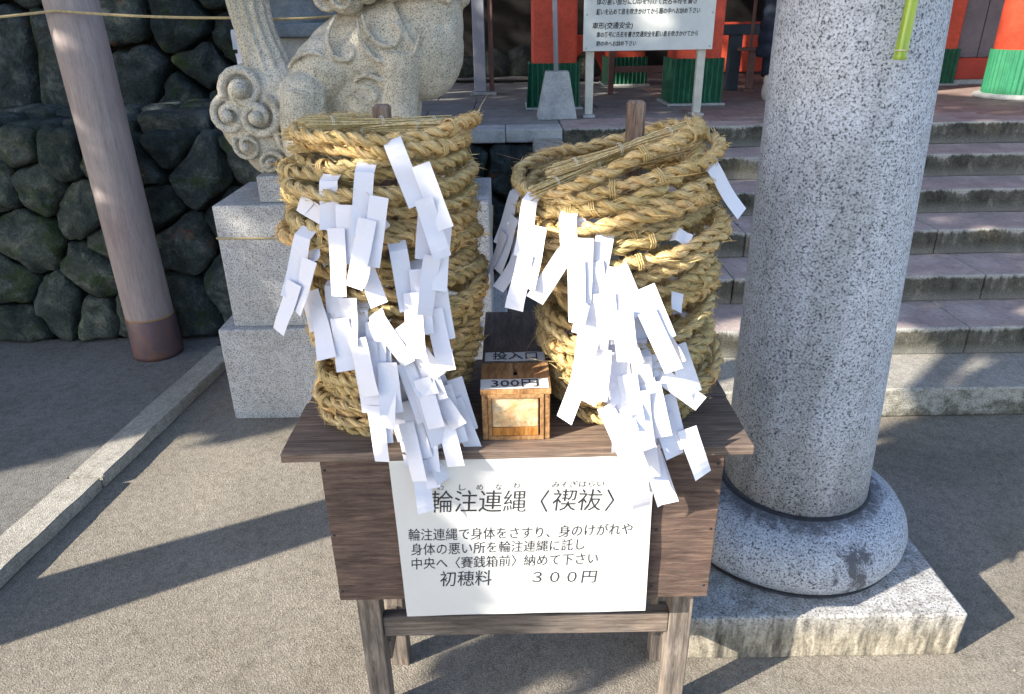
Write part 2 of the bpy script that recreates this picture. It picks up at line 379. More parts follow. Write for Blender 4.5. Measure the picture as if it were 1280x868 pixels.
# raised side paving left of the kerb
def kx(y): return -1.855 + (y - .3) * .112     # inner (right) edge of the kerb
pv = [(-7, -1.5, .045), (kx(-1.5) - .145, -1.5, .045), (kx(3.75) - .145, 3.75, .045), (-7, 3.75, .045)]
pb = [(x, y, 0) for x, y, z in pv]
me = me_py('side_paving', pv + pb, [(0, 1, 2, 3), (4, 5, 1, 0), (5, 6, 2, 1), (6, 7, 3, 2), (7, 4, 0, 3)])
struct(link('side_paving', me, M['paving']))
kerb = structroot('kerb')
random.seed(3)
for (ya, yb) in ((-1.2, -.02), (0.0, 1.12), (1.14, 2.36), (2.375, 3.6)):
    bm = bmesh.new(); bmesh.ops.create_cube(bm, size=1)
    for v in bm.verts:
        y = ya if v.co.y < 0 else yb
        x = kx(y) - (.138 if v.co.x < 0 else 0)
        v.co = Vector((x, y, 0 if v.co.z < 0 else .056))
    cc = Vector((kx((ya + yb) / 2) - .07, (ya + yb) / 2, 0))
    bmesh.ops.translate(bm, verts=bm.verts, vec=-cc)
    bmesh.ops.bevel(bm, geom=list(bm.edges), offset=.005, segments=2, affect='EDGES')
    bmesh.ops.subdivide_edges(bm, edges=[e for e in bm.edges if e.calc_length() > .5], cuts=24)
    for v in bm.verts: v.co += noise.noise_vector((v.co + cc) * 12) * .004
    link('kerb_stone', bm_me('kerb_stone', bm), M['curb'], kerb, cc)

rnd = random.Random(77); V, F = [], []
for i in range(1500):
    if rnd.random() < .45: y = rnd.uniform(.8, 3.4); x = kx(y) + abs(rnd.gauss(0, .05)) + .004
    else: x, y = rnd.uniform(-1.9, 2.4), rnd.uniform(1.0, 3.0)
    if .44 < x < 1.28 and 1.45 < y < 2.3: continue
    if y > 2.78 and x > .3: continue
    r_ = rnd.uniform(.0008, .0028) * (1.7 if rnd.random() < .05 else 1); b0 = len(V)
    V += [(x - r_, y, 0), (x, y - r_ * rnd.uniform(.6, 1), 0), (x + r_, y, 0), (x, y + r_, 0), (x + rnd.uniform(-.3, .3) * r_, y, r_ * rnd.uniform(.6, 1.2))]
    F += [(b0, b0 + 1, b0 + 4), (b0 + 1, b0 + 2, b0 + 4), (b0 + 2, b0 + 3, b0 + 4), (b0 + 3, b0, b0 + 4)]
gr_ = link('grit', me_py('grit', V, F), plain('loose_grit', (.24, .21, .17), .9, .4, 60, .1)); gr_['kind'] = 'stuff'

# ------------------------------------------------------------------ granite pillar of the gate
PX, PY = .865, 1.89
gp = thing('granite_gate_pillar', 'thick round speckled granite pillar on a ring base and square block', 'pillar', (PX, PY, 0))
box('square_base', M['block'], .475, 1.250, 1.488, 2.27, 0.0, .155, gp, bev=.007, seg=2, cuts=6, jit=.0025)
prof = [(.285, 0), (.325, .006), (.345, .022), (.358, .05), (.360, .08), (.352, .11), (.333, .14), (.305, .163), (.27, .178), (.235, .184), (.2, .186)]
bm = lathe(prof, 96)
link('ring_base', bm_me('ring_base', bm, True), M['ring'], gp, (0, 0, .156))
bm = lathe([(.338, 0), (.336, .003), (.33, .005)], 96, False)
link('mortar_joint', bm_me('mortar_joint', bm, True), M['stain'], gp, (0, 0, .158))
bm = lathe([(.232, 0), (.228, .005), (.220, .009), (.214, .011)], 96, False)
link('mortar_joint', bm_me('mortar_joint', bm, True), M['stain'], gp, (.012, 0, .335))
bm = lathe([(.213 - .0165 * 3.3 * i / 10, 3.3 * i / 10) for i in range(11)], 96)
lean = -.030
for v in bm.verts: v.co.x += .02 + lean * v.co.z
link('shaft', bm_me('shaft', bm, True), M['pillar'], gp, (0, 0, .335))
# bamboo tube hanging in front of the pillar
bt = thing('bamboo_tube', 'green bamboo tube hanging against the top of the granite pillar', 'bamboo', (.842, 1.655, 1.578))
bm = lathe([(.006, .0), (.0125, .0), (.0135, .001), (.0135, .012), (.0125, .013), (.0125, .017), (.0145, .019), (.0148, .021), (.0135, .024), (.0128, .05), (.0125, .3), (.0135, .325), (.0148, .33), (.0135, .335), (.0125, .36), (.012, .62), (.006, .62)], 20)
link('culm', bm_me('culm', bm, True), M['bamboo'], bt, (0, 0, 0), (R(-3), R(2.5), 0))
bm = tube([(0.013 * cos(t * 2 * PI / 16), .013 * sin(t * 2 * PI / 16), 0) for t in range(16)], .0013, 5, closed=True)
link('cord_binding', bm_me('cord_binding', bm), M['string'], bt, (0, 0, .0195))

# ------------------------------------------------------------------ left post with copper shoe
lp = thing('round_wooden_post', 'tall greyed round wooden post with a tarnished copper shoe', 'post', (-1.915, 3.55, .045))
bm = lathe([(.118, .0), (.118, .25), (.113, .9), (.108, 3.6)], 48)
for v in bm.verts: v.co.x += -.006 * v.co.z
link('shaft', bm_me('shaft', bm, True), M['leftpole'], lp, (0, 0, .002))
bm = lathe([(.126, 0), (.1255, .02), (.123, .215), (.1195, .222), (.117, .224)], 48)
link('copper_shoe', bm_me('copper_shoe', bm, True), M['copper'], lp, (0, 0, .001))
bm = lathe([(.1205, 0), (.1215, .004), (.1205, .008)], 48, False)
link('edge_band', bm_me('edge_band', bm, True), plain('ochre_edge', (.36, .20, .08), .6, .2), lp, (0, 0, .222))
# straw cord from the post to the statue
def sag(a, b, s, n=24):
    a, b = Vector(a), Vector(b)
    return [a.lerp(b, i / n) - Vector((0, 0, s * 4 * (i / n) * (1 - i / n))) for i in range(n + 1)]
bm = tube(sag((-3.9, 3.2, 1.62), (-1.93, 3.425, 1.725), .02), .006, 6)
tube(sag((-1.93, 3.425, 1.725), (-1.16, 3.35, 1.685), .008), .006, 6, bm=bm)
tube(sag((-1.16, 3.35, 1.685), (-.62, 3.42, 1.695), .012), .006, 6, bm=bm)
tag(link('hanging_rope', bm_me('hanging_rope', bm), M['cord']), 'thin straw cord strung from the round wooden post behind the lion statue', 'cord')

# ------------------------------------------------------------------ paper streamers
def streamer_mesh(name, n, d, h=.118, wd=.0295, seed=0, curl=1.25, stepy=.044):
    rnd = random.Random(seed); V, F = [], []
    zo = 0.0; x = 0.0; y = 0.0; ang = 0.0; bend = rnd.uniform(-.2, 1.0) * curl
    for s in range(n):
        hh = h * rnd.uniform(.82, 1.14); rows = 8; cols = 2; b0 = len(V)
        bend_s = bend * rnd.uniform(.2, 1.2) * rnd.choice((1, 1, -.6)); tw = rnd.uniform(-.8, .8)
        for r in range(rows + 1):
            t = r / rows; yy = -hh * t
            for c in range(cols + 1):
                xx = (c / cols - .5) * wd
                zz = zo + bend_s * .035 * t * t + tw * xx * t * .9 - (.016 * (1 - t / .14) ** 2 if s == 0 and t < .14 else 0) + .0016 * sin(t * 7 + s)
                px = x + xx * cos(ang) - yy * sin(ang); py = y + xx * sin(ang) + yy * cos(ang)
                V.append((px, py, zz))
        for r in range(rows):
            for c in range(cols):
                k = b0 + r * (cols + 1) + c; F.append((k, k + 1, k + cols + 2, k + cols + 1))
        nx = (d if s % 2 == 0 else -d * .55) * wd * rnd.uniform(.7, 1.0); ny = -stepy * rnd.uniform(.85, 1.25)
        x += nx * cos(ang) - ny * sin(ang); y += nx * sin(ang) + ny * cos(ang)
        zo += .0035 + bend_s * .012; ang += rnd.uniform(-.10, .10)
    return me_py(name, V, F)
STREAM = {}
def get_stream(n, d, k):
    key = (n, d, k)
    if key not in STREAM:
        wide = n == 4
        me = streamer_mesh('paper_streamer', n, d, seed=hash(key) % 9973 if False else n * 31 + (d + 1) * 7 + k * 101, wd=.039 if wide else .0335, h=.104 if wide else .120, stepy=.036 if wide else .046, curl=1.7 if wide else .9)
        me.materials.append(M['paper']); STREAM[key] = me
        for p in me.polygons: p.use_smooth = False
    return STREAM[key]

# ------------------------------------------------------------------ straw rope rings
def rope_ring(name, Rr, seed, r=.0128, turns=17, nseg=190, hairs=420):
    rnd = random.Random(seed); V, F, UV = [], [], []
    a2, a3, p2, p3 = rnd.uniform(.02, .075), rnd.uniform(.01, .035), rnd.uniform(0, 6.28), rnd.uniform(0, 6.28)
    zw, zp, zw3 = rnd.uniform(.003, .010), rnd.uniform(0, 6.28), rnd.uniform(.002, .006)
    def cen(t):
        rr = Rr * (1 + a2 * cos(2 * t + p2) + a3 * cos(3 * t + p3) + .008 * sin(7 * t + p2))
        return Vector((rr * cos(t), rr * sin(t), zw * cos(2 * t + zp) + zw3 * sin(3 * t + p3) + .0015 * sin(9 * t + p2)))
    S = 14; strands = 2
    for s in range(strands):
        base = len(V)
        rid = [rnd.uniform(-.16, .16) for _ in range(S)]
        for i in range(nseg):
            t = 2 * PI * i / nseg; c = cen(t); tg = (cen(t + .01) - cen(t - .01)).normalized()
            rad = Vector((cos(t), sin(t), 0)); rad = (rad - tg * rad.dot(tg)).normalized(); up = tg.cross(rad)
            tw = turns * t + s * PI + .35 * sin(5 * t + seed)
            off = (rad * cos(tw) + up * sin(tw)) * r * .62
            e1 = (rad * cos(tw) + up * sin(tw)); e2 = tg.cross(e1)
            thick = r * .69 * (1 + .36 * noise.noise(Vector((t * 9, s * 4.0, seed))))
            for k in range(S):
                a = 2 * PI * k / S
                rr = thick * (1 + rid[(k + i // 6) % S] * .8 + .16 * noise.noise(Vector((t * 26, k * 1.7, seed + s * 9))))
                dv = e1 * cos(a) * .92 + e2 * sin(a) * 1.12
                V.append(c + off + dv * rr)
        for i in range(nseg):
            for k in range(S):
                i2 = (i + 1) % nseg; k2 = (k + 1) % S
                F.append((base + i * S + k, base + i * S + k2, base + i2 * S + k2, base + i2 * S + k))
                u0, u1 = k / S, (k + 1) / S; v0, v1 = i / nseg * 12, (i + 1) / nseg * 12
                sh = v0 * .0
                UV += [(u0 + s, v0), (u1 + s, v0), (u1 + s, v1), (u0 + s, v1)]
    nsm = len(F)
    for _ in range(170):                       # loose straws still wound with the strands
        s = rnd.randrange(2); t0 = rnd.uniform(0, 2 * PI); dt = rnd.uniform(.10, .42); k0 = rnd.uniform(-1.3, 1.3); wd_ = rnd.uniform(.0006, .0016); lift = rnd.uniform(.0003, .0045) * rnd.random(); b0 = len(V); u = rnd.uniform(0, 9)
        dk = rnd.uniform(-.9, .9)
        for j in range(9):
            q = j / 8; t = t0 + dt * q; c = cen(t); tg = (cen(t + .01) - cen(t - .01)).normalized()
            rad = Vector((cos(t), sin(t), 0)); rad = (rad - tg * rad.dot(tg)).normalized(); up = tg.cross(rad)
            tw = turns * t + s * PI + .35 * sin(5 * t + seed); e1 = rad * cos(tw) + up * sin(tw); e2 = tg.cross(e1); a = k0 + dk * q
            dv = e1 * cos(a) + e2 * sin(a)
            p = c + e1 * r * .62 + dv * (r * .80 + lift * sin(PI * q) * 1.6 + (.004 * lift / .0045 if j == 8 else 0)); sd = (tg * .35 + e2 * cos(a) - e1 * sin(a)).normalized() * wd_
            V += [p - sd, p + sd]
        for j in range(8):
            F.append((b0 + 2 * j, b0 + 2 * j + 1, b0 + 2 * j + 3, b0 + 2 * j + 2)); UV += [(u, j * .2), (u + .03, j * .2), (u + .03, j * .2 + .2), (u, j * .2 + .2)]
    for _ in range(hairs):
        t = rnd.uniform(0, 2 * PI); c = cen(t); tg = (cen(t + .01) - cen(t - .01)).normalized() * rnd.choice((1, -1))
        rad = Vector((cos(t), sin(t), 0)); up = Vector((0, 0, 1)); a = rnd.uniform(0, 2 * PI)
        dn = rad * cos(a) + up * sin(a)
        p = c + dn * r * 1.05; ln = rnd.uniform(.008, .034) * (2.2 if rnd.random() < .04 else 1); wdt = rnd.uniform(.0004, .0011)
        q = p + (tg * rnd.uniform(.6, 1) + dn * rnd.uniform(.05, .55)).normalized() * ln
        md = (p + q) / 2 + dn * ln * .12 * rnd.uniform(-1, 1); sd = tg.cross(dn).normalized() * wdt
        b0 = len(V); V += [p - sd, p + sd, md - sd, md + sd, q]
        F += [(b0, b0 + 1, b0 + 3, b0 + 2), (b0 + 2, b0 + 3, b0 + 4)]
        u = rnd.uniform(0, 4); UV += [(u, 0), (u + .03, 0), (u + .03, .3), (u, .3), (u, .3), (u + .03, .3), (u, .6)]
    me = me_py(name, V, F); ul = me.uv_layers.new(name='UV')
    for i, uv in enumerate(UV): ul.data[i].uv = uv
    for i, p in enumerate(me.polygons): p.use_smooth = i < nsm
    me.materials.append(M['straw'])
    return me, cen
def straw_bundle(name, seed, ln, n=34, rad=.010):
    rnd = random.Random(seed); V, F, UV = [], [], []
    for i in range(n):
        a = rnd.uniform(0, 6.28); rr = rad * math.sqrt(rnd.random()); y0, z0 = rr * cos(a), rr * sin(a) * .8
        x0 = -ln / 2 + rnd.uniform(0, .02); x1 = ln / 2 - rnd.uniform(0, .035); w_ = rnd.uniform(.0007, .0016)
        fl = rnd.uniform(1.0, 1.6); b0 = len(V)
        for j in range(7):
            t = j / 6; x = x0 + (x1 - x0) * t; k = 1 + (fl - 1) * abs(t - .4) * 1.6
            cx = Vector((x, y0 * k + .002 * sin(t * 5 + a), z0 * k + .0015 * sin(t * 7 + a)))
            for q in range(4): V.append(cx + Vector((0, w_ * cos(q * PI / 2), w_ * sin(q * PI / 2))))
        for j in range(6):
            for q in range(4):
                q2 = (q + 1) % 4; F.append((b0 + j * 4 + q, b0 + j * 4 + q2, b0 + j * 4 + 4 + q2, b0 + j * 4 + 4 + q))
                u = rnd.uniform(0, 5); UV += [(u, j), (u + .02, j), (u + .02, j + 1), (u, j + 1)]
    me = me_py(name, V, F); ul = me.uv_layers.new(name='UV')
    for i, uv in enumerate(UV): ul.data[i].uv = uv
    me.materials.append(M['straw']); return me
def coil_mesh(name, r=.0152, n=3, pitch=.0042, th=.0016):
    bm = bmesh.new()
    for k in range(n):
        x = (k - (n - 1) / 2) * pitch
        tube([(x + .0008 * sin(t * 2), r * cos(2 * PI * t / 16), r * sin(2 * PI * t / 16)) for t in range(16)], th, 5, closed=True, bm=bm)
    return bm_me(name, bm, True)
RINGS = [rope_ring('rope', .170, 11 + i, r=.0090 + .0011 * (i % 3), turns=15 + i % 4) for i in range(9)]
BUN = [straw_bundle('straw_tail', 5 + i, .30) for i in range(3)]
KNOT = coil_mesh('knot'); KNOT.materials.append(M['straw'])
BIND = coil_mesh('twine', .0118, 2, .003, .0008); BIND.materials.append(M['string'])
TOPZ = .872
ORD = ['topmost', 'second', 'third', 'fourth', 'fifth', 'sixth', 'seventh', 'eighth', 'ninth', 'tenth', 'eleventh', 'twelfth', 'thirteenth', 'fourteenth', 'fifteenth', 'sixteenth', 'seventeenth', 'eighteenth', 'nineteenth', 'twentieth', 'twenty-first', 'twenty-second', 'twenty-third', 'twenty-fourth', 'twenty-fifth', 'twenty-sixth', 'twenty-seventh', 'twenty-eighth', 'twenty-ninth', 'thirtieth', 'thirty-first', 'thirty-second', 'thirty-third', 'thirty-fourth']
LS = [(-0.205, 1.476, 18, 3, 1), (-0.248, 1.436, -8, 3, 1), (-0.315, 1.412, 0, 3, 1), (-0.362, 1.333, -12, 3, 1), (-0.385, 1.373, 70, 1, 1), (-0.163, 1.363, -12, 3, 1), (-0.214, 1.303, 4, 3, 1), (-0.188, 1.269, 4, 3, 1), (-0.277, 1.327, 22, 1, 1), (-0.394, 1.261, 22, 2, 1), (-0.326, 1.232, 2, 4, 1), (-0.262, 1.174, 32, 2, 1), (-0.274, 1.129, 2, 4, 1), (-0.225, 1.145, 20, 3, 1), (-0.283, 1.055, 8, 3, 1), (-0.21, 1.08, 15, 3, -1), (-0.185, 1.065, 14, 3, 1), (-0.234, 1.013, 3, 4, 1), (-0.204, 0.99, 12, 3, -1), (-0.172, 1.017, 16, 3, 1), (-0.23, 0.963, 8, 3, 1), (-0.184, 0.972, 10, 4, 1), (-0.165, 0.971, 13, 3, -1), (-0.284, 1.158, -3, 4, 1), (-0.24, 1.10, 22, 3, 1), (-0.22, 1.04, 30, 2, 1), (-0.255, 1.01, 18, 3, 1)]
RS = [(0.062, 1.422, -3, 3, 1), (0.022, 1.377, -10, 3, 1), (0.045, 1.315, -8, 2, 1), (0.345, 1.425, 30, 1, 1), (0.118, 1.346, 6, 3, 1), (0.176, 1.338, -8, 3, 1), (0.118, 1.294, -30, 1, 1), (0.199, 1.272, 25, 3, 1), (0.166, 1.194, 2, 4, 1), (0.160, 1.188, -5, 4, 1), (0.217, 1.206, 32, 2, 1), (0.205, 1.141, 12, 4, 1), (0.175, 1.107, 24, 3, 1), (0.235, 1.16, 14, 4, 1), (0.279, 1.032, 52, 1, 1), (0.218, 1.054, -2, 4, 1), (0.247, 1.062, 6, 4, -1), (0.228, 1.0, 2, 4, 1), (0.257, 1.0, 12, 4, 1), (0.225, 1.001, 4, 3, 1), (0.234, 0.963, 8, 4, 1), (0.264, 0.953, 14, 4, -1), (0.152, 1.255, 10, 4, 1), (0.214, 1.106, -6, 4, 1), (0.150, 1.175, 20, 2, 1), (0.19, 1.085, -14, 2, -1), (0.165, 1.225, 24, 2, 1), (0.20, 1.03, 24, 3, -1)]
def lerp_tab(tab, z):
    for (z0, a), (z1, b) in zip(tab, tab[1:]):
        if z <= z1:
            t = max(0, (z - z0) / (z1 - z0)); return [x + (y - x) * t for x, y in zip(a, b)]
    return list(tab[-1][1])
def stack(side, zs, tab, streams, seed, grp):
    rnd = random.Random(seed); rings = []
    for i, z in enumerate(zs):
        cx, rad, tx, ty = lerp_tab(tab, z)
        me, cen = RINGS[rnd.randrange(9)]
        cx += rnd.uniform(-.009, .009); cy = 1.468 + rnd.uniform(-.010, .010)
        s = rad / .170 * rnd.uniform(.955, 1.03)
        if rnd.random() < .28: s *= 1.03; cx += (-.012 if side == 'left' else .012); cy -= .008
        rot = (R(tx + rnd.uniform(-2.4, 2.4)), R(-ty + rnd.uniform(-2.8, 2.8)), 0)
        n = len(zs) - 1 - i
        t = thing('straw_rope_ring', f'{ORD[n]} twisted straw rope ring from the top of the {side} stack', 'rope ring', (cx, cy, z), rot, grp)
        spin = rnd.uniform(0, 2 * PI)
        o = link('rope', me, None, t, (0, 0, 0), (0, 0, spin)); o.scale = (s, s, 1.0)
        rings.append(dict(t=t, cen=cen, s=s, spin=spin, c=Vector((cx, cy, z)), rot=Euler(rot), z=z, used=0))
        for _ in range(1 if rnd.random() < .6 else 2):     # knots wound round the rope
            a = rnd.uniform(-2.6, -.5) - spin
            p = cen(a) * 1.0; p = Vector((p.x * s, p.y * s, p.z)); p.rotate(Euler((0, 0, spin)))
            link('knot', KNOT, None, t, p, (rnd.uniform(0, 3), rnd.uniform(-.2, .2), a + spin + PI / 2))
        top = n < 2
        if top:
            for q, (dx, dy, az) in enumerate(((-.035, -.075, 3), (.0, -.065, 24)) if side == 'left' else ((-.03, -.075, 26), (.02, -.07, 14))):
                b = link('straw_tail', BUN[(q + n) % 3], None, t, (dx, dy, .002 + .012 * q), (0, R(-2 + 4 * q), R(az)))
                b.scale.x = 1.02 if n == 0 else .9
                for bx in (-.09, .0, .1):
                    link('twine', BIND, None, b, (bx, 0, 0))
    for si, (x, z, leanr, n, d) in enumerate(streams):
        best = min((r for r in rings), key=lambda r: abs(front(r, x).z - z) + .05 * r['used'])
        best['used'] += 1
        p = front(best, x)
        me = get_stream(n, d, si % 5)
        az = math.atan2(p.x - best['c'].x, -(p.y - best['c'].y))      # 0 = facing the viewer
        pitch = R(13 + rnd.uniform(-2, 3)) if p.z > 1.06 else R(16 + rnd.uniform(-2, 4))
        m3 = Matrix.Rotation(az * .65, 3, 'Z') @ Matrix.Rotation(R(90) - pitch, 3, 'X') @ Matrix.Rotation(R(leanr), 3, 'Z')
        wpos = p + Vector((sin(az), -cos(az), 0)) * (.0235 + .0010 * (si % 4)) + Vector((0, 0, .006))
        world = Matrix.Translation(wpos) @ m3.to_4x4()
        par = Matrix.Translation(best['c']) @ best['rot'].to_matrix().to_4x4()
        o = link('paper_streamer', me, None, best['t']); o.matrix_local = par.inverted() @ world
    # short paper ends poking out between the ropes
    for k in range(6):
        r_ = rnd.choice(rings[3:]); x = r_['c'].x + rnd.uniform(-.16, .1); p = front(r_, x)
        az = math.atan2(p.x - r_['c'].x, -(p.y - r_['c'].y))
        m3 = Matrix.Rotation(az, 3, 'Z') @ Matrix.Rotation(R(rnd.uniform(50, 100)), 3, 'X') @ Matrix.Rotation(R(rnd.uniform(-60, 70)), 3, 'Z')
        world = Matrix.Translation(p + Vector((sin(az), -cos(az), 0)) * .012) @ m3.to_4x4()
        par = Matrix.Translation(r_['c']) @ r_['rot'].to_matrix().to_4x4()
        o = link('paper_end', get_stream(1, 1, k % 5), None, r_['t']); o.matrix_local = par.inverted() @ world @ Matrix.Diagonal((.8, .35, .8, 1))
    return rings
def front(r, x):
    best = None
    for k in range(60):
        a = -PI + PI * k / 59
        p = r['cen'](a - r['spin']); p = Vector((p.x * r['s'], p.y * r['s'], p.z)); p.rotate(Euler((0, 0, r['spin']))); p.rotate(r['rot'])
        p += r['c']
        if best is None or abs(p.x - x) < abs(best.x - x): best = p
    return best
zsL = [.884 + i * .0214 for i in range(29)]
tabL = [(.88, (-.268, .148, 1, 1)), (.93, (-.262, .163, 2, 5)), (1.05, (-.237, .168, 2, 9)), (1.15, (-.235, .168, 1, 7)), (1.3, (-.262, .178, 0, 1)), (1.42, (-.252, .171, -2, 0)), (1.49, (-.238, .163, -3, 2))]
zsR = [.884 + i * .0202 for i in range(13)] + [1.150 + i * .0213 for i in range(5)] + [1.262 + i * .0205 for i in range(9)]
tabR = [(.88, (.278, .155, 0, 1)), (.93, (.268, .166, 1, 4)), (1.05, (.244, .178, 1, 7)), (1.11, (.242, .178, 1, 11)), (1.14, (.262, .158, 1, 12)), (1.21, (.262, .158, 1, 13)), (1.24, (.226, .184, 1, 13)), (1.32, (.213, .190, 1, 12)), (1.46, (.200, .176, 0, 14))]
GL = 'straw rope rings with paper streamers stacked on the table'
stack('left', zsL, tabL, LS, 21, GL)
stack('right', zsR, tabR, RS, 44, GL)

# ------------------------------------------------------------------ offering table
tb = thing('offering_table', 'weathered brown wooden table carrying two stacks of straw rings', 'table', (0, 1.45, 0))
box('tabletop_plank', M['top'], -.478, .493, 1.247, 1.462, .850, .871, tb, bev=.0025, cuts=10, jit=.0012)
box('tabletop_plank', M['top'], -.474, .496, 1.4645, 1.680, .850, .8705, tb, bev=.0025, cuts=10, jit=.0012)
box('apron_board', M['recess'], -.385, .415, 1.288, 1.306, .462, .849, tb, bev=.002)
box('front_board', M['panel'], -.405, -.236, 1.262, 1.286, .462, .849, tb, bev=.002, cuts=5, jit=.001)
box('front_board', M['panel'], .297, .440, 1.262, 1.286, .455, .849, tb, bev=.002, cuts=5, jit=.001)
for x0 in (-.397, -.249, .309, .427):
    for z0 in (.49, .65, .82):
        bm = lathe([(.0035, 0), (.003, .0008), (.0, .0012)], 8, False); link('nail', bm_me('nail', bm, True), M['stain'], tb, (x0, 1.2616 - 1.45, z0), (R(90), 0, 0))
for x0, x1 in ((-.405, -.383), (.418, .440)):
    box('side_board', M['panel'], x0, x1, 1.288, 1.64, .462, .849, tb, bev=.002)
for x0, x1, y0 in ((-.382, -.328, 1.290 - .018, ), (.372, .426, 1.272), (-.360, -.308, 1.485), (.376, .428, 1.485)):
    box('leg', M['leg'], x0, x1, y0 + .036 if y0 < 1.4 else y0, y0 + .088 if y0 < 1.4 else y0 + .05, 0, .846 if y0 > 1.4 else .846, tb, bev=.003, cuts=6, jit=.0015)
box('front_rail', M['rail'], -.327, .371, 1.316, 1.346, .290, .352, tb, bev=.003, cuts=6, jit=.001)
for x0 in (-.352, .386):
    box('side_rail', M['leg'], x0, x0 + .028, 1.361, 1.484, .165, .225, tb, bev=.002)
box('back_rail', M['rail'], -.307, .375, 1.495, 1.525, .60, .66, tb, bev=.002)
for x in (-.243, .247):
    box('stack_pole', M['post'], x - .0165, x + .0165, 1.45 - .0165, 1.45 + .0165, .8715, 1.527, tb, bev=.005, seg=1, cuts=4, jit=.0012)

# offering box
ob = thing('offering_box', 'small worn wooden money box with a slot between the two stacks', 'money box', (.006, 1.50, .8715), (0, 0, 0))
box('side_panel', M['boxwood'], -.064, -.052, 1.288, 1.70, .8715, .979, ob, bev=.0015)
box('side_panel', M['boxwood'], .064, .076, 1.288, 1.70, .8715, .979, ob, bev=.0015)
box('end_panel', M['boxwood'], -.0515, .0635, 1.69, 1.70, .8715, .979, ob, bev=.001)
box('lid', M['boxdark'], -.066, .078, 1.412, 1.705, .9795, .992, ob, bev=.002)
# slotted lid front: four pieces around the slot
for a in ((-.066, .002, 1.286, 1.4105), (.010, .078, 1.286, 1.4105), (.0022, .0098, 1.286, 1.352), (.0022, .0098, 1.384, 1.4105)):
    box('slot_board', M['boxwood'], *a, .9795, .9905, ob, bev=.0008)
box('slot_floor', M['dark'], .0, .012, 1.35, 1.386, .972, .9793, ob, bev=0)
for a in ((-.0515, .0635, .9705, .979), (-.0515, .0635, .8715, .880), (-.0515, -.044, .8802, .9703), (.056, .0635, .8802, .9703)):
    box('front_frame', M['boxwood'], a[0], a[1], 1.286, 1.300, a[2], a[3], ob, bev=.001)
box('worn_panel', M['boxworn'], -.0438, .052, 1.291, 1.299, .8998, .970, ob, bev=.0015, cuts=3, jit=.0006)
box('varnished_strip', M['boxorange'], -.0438, .052, 1.289, 1.299, .8804, .8995, ob, bev=.001)
box('gap_shadow_board', M['boxdark'], .0522, .0558, 1.296, 1.299, .8804, .970, ob, bev=0)
def flat_label(lab, name, x0, x1, y0, y1, z, rotz, txt, size, wdt, par):
    t = thing(name, lab, 'paper label', ((x0 + x1) / 2, (y0 + y1) / 2, z), (0, 0, rotz))
    hx, hy = (x1 - x0) / 2, (y1 - y0) / 2
    bm = bmesh.new(); n = 8
    vs = [[bm.verts.new((-hx + 2 * hx * i / n, sy * hy, .0007 + .0006 * sin(i * 1.3))) for i in range(n + 1)] for sy in (-1, 1)]
    for i in range(n): bm.faces.new((vs[0][i], vs[0][i + 1], vs[1][i + 1], vs[1][i]))
    link('paper', bm_me('paper', bm), M['sheet'], t)
    text_obj('lettering', txt, size, M['ink'], t, (-wdt / 2, -hy * .60, .0022), (0, 0, 0), width=wdt)
flat_label('narrow white paper strip with the price at the front edge of the money box', 'paper_label', -.066, .074, 1.287, 1.331, .9915, R(1.0), '300円', .039, .096, ob)
flat_label('narrow white paper strip across the money box lid behind the coin slot', 'paper_label', -.060, .072, 1.413, 1.458, .9928, 0, '投入口', .040, .098, ob)

# notice sheet
def sheet_z(x, z):   # outward bulge of the paper over the boards
    return (.25 + .75 * max(0, 1 - abs(z) / .215)) * .0030 * sin(x * 9 + 1) * sin(z * 7 + .5) + .0006 * sin(x * 31 + z * 17) + .0005 * sin(z * 43 - x * 12)
ns = thing('notice_sheet', 'large white paper notice with black Japanese writing hung on the table front', 'notice', (.010, 1.250, .64))
V, F = [], []; NX, NZ = 90, 66
for j in range(NZ + 1):
    for i in range(NX + 1):
        u, v_ = i / NX, j / NZ
        x = -.268 + .548 * u + .006 * (1 - v_) * (1 if u > .5 else 1); z = -.214 + .424 * v_ + .004 * u
        V.append((x, -.003 - sheet_z(x, z), z))
for j in range(NZ):
    for i in range(NX):
        k = j * (NX + 1) + i; F.append((k, k + 1, k + NX + 2, k + NX + 1))
link('paper', me_py('paper', V, F), M['sheet'], ns, smooth=True)
box('backing_board', M['whitepost'], -.252, .282, 1.2565, 1.2605, .455, .838, bev=.001).name = 'backing_board'
bb = bpy.data.objects['backing_board']; bb.parent = ns; bb.location = Vector(bb.location) - Vector(ns.location)
def on_sheet(px, py):   # crop coordinates of the sheet -> local metres
    u = (px - (55 + (py - 60) * .06)) / (1245 - 40); x = -.262 + .537 * (px - (10 + (py - 60) * .128)) / ((1250 - (py - 60) * .026) - (10 + (py - 60) * .128))
    z = .207 - .418 * (py - (60 - (px - 10) * .027)) / 715
    return x, z + .013
def sheet_text(s, x0, y0, x1, y1, sz, m='ink', fat=0.0, name='lettering'):
    (xa, za), (xb, zb) = on_sheet(x0, y0), on_sheet(x1, y1)
    o = text_obj(name, s, sz, M[m], ns, (xa, -.0036, za), (R(90), 0, 0), width=math.hypot(xb - xa, zb - za), shear=.10, depth=.0, fat=fat)
    me = o.data; a = math.atan2(zb - za, xb - xa)
    for v in me.vertices:
        X = v.co.x * cos(a) - v.co.y * sin(a); Yv = v.co.x * sin(a) + v.co.y * cos(a)
        v.co = (X, Yv, sheet_z(xa + X, za + Yv) + .0001)
    return o
sheet_text('輪注連縄', 200, 290, 655, 278, .062, fat=-.0002)
sheet_text('〈', 725, 277, 768, 276, .060)
sheet_text('禊祓', 782, 272, 1018, 268, .060, fat=-.0002)
sheet_text('〉', 1033, 270, 1078, 268, .060)
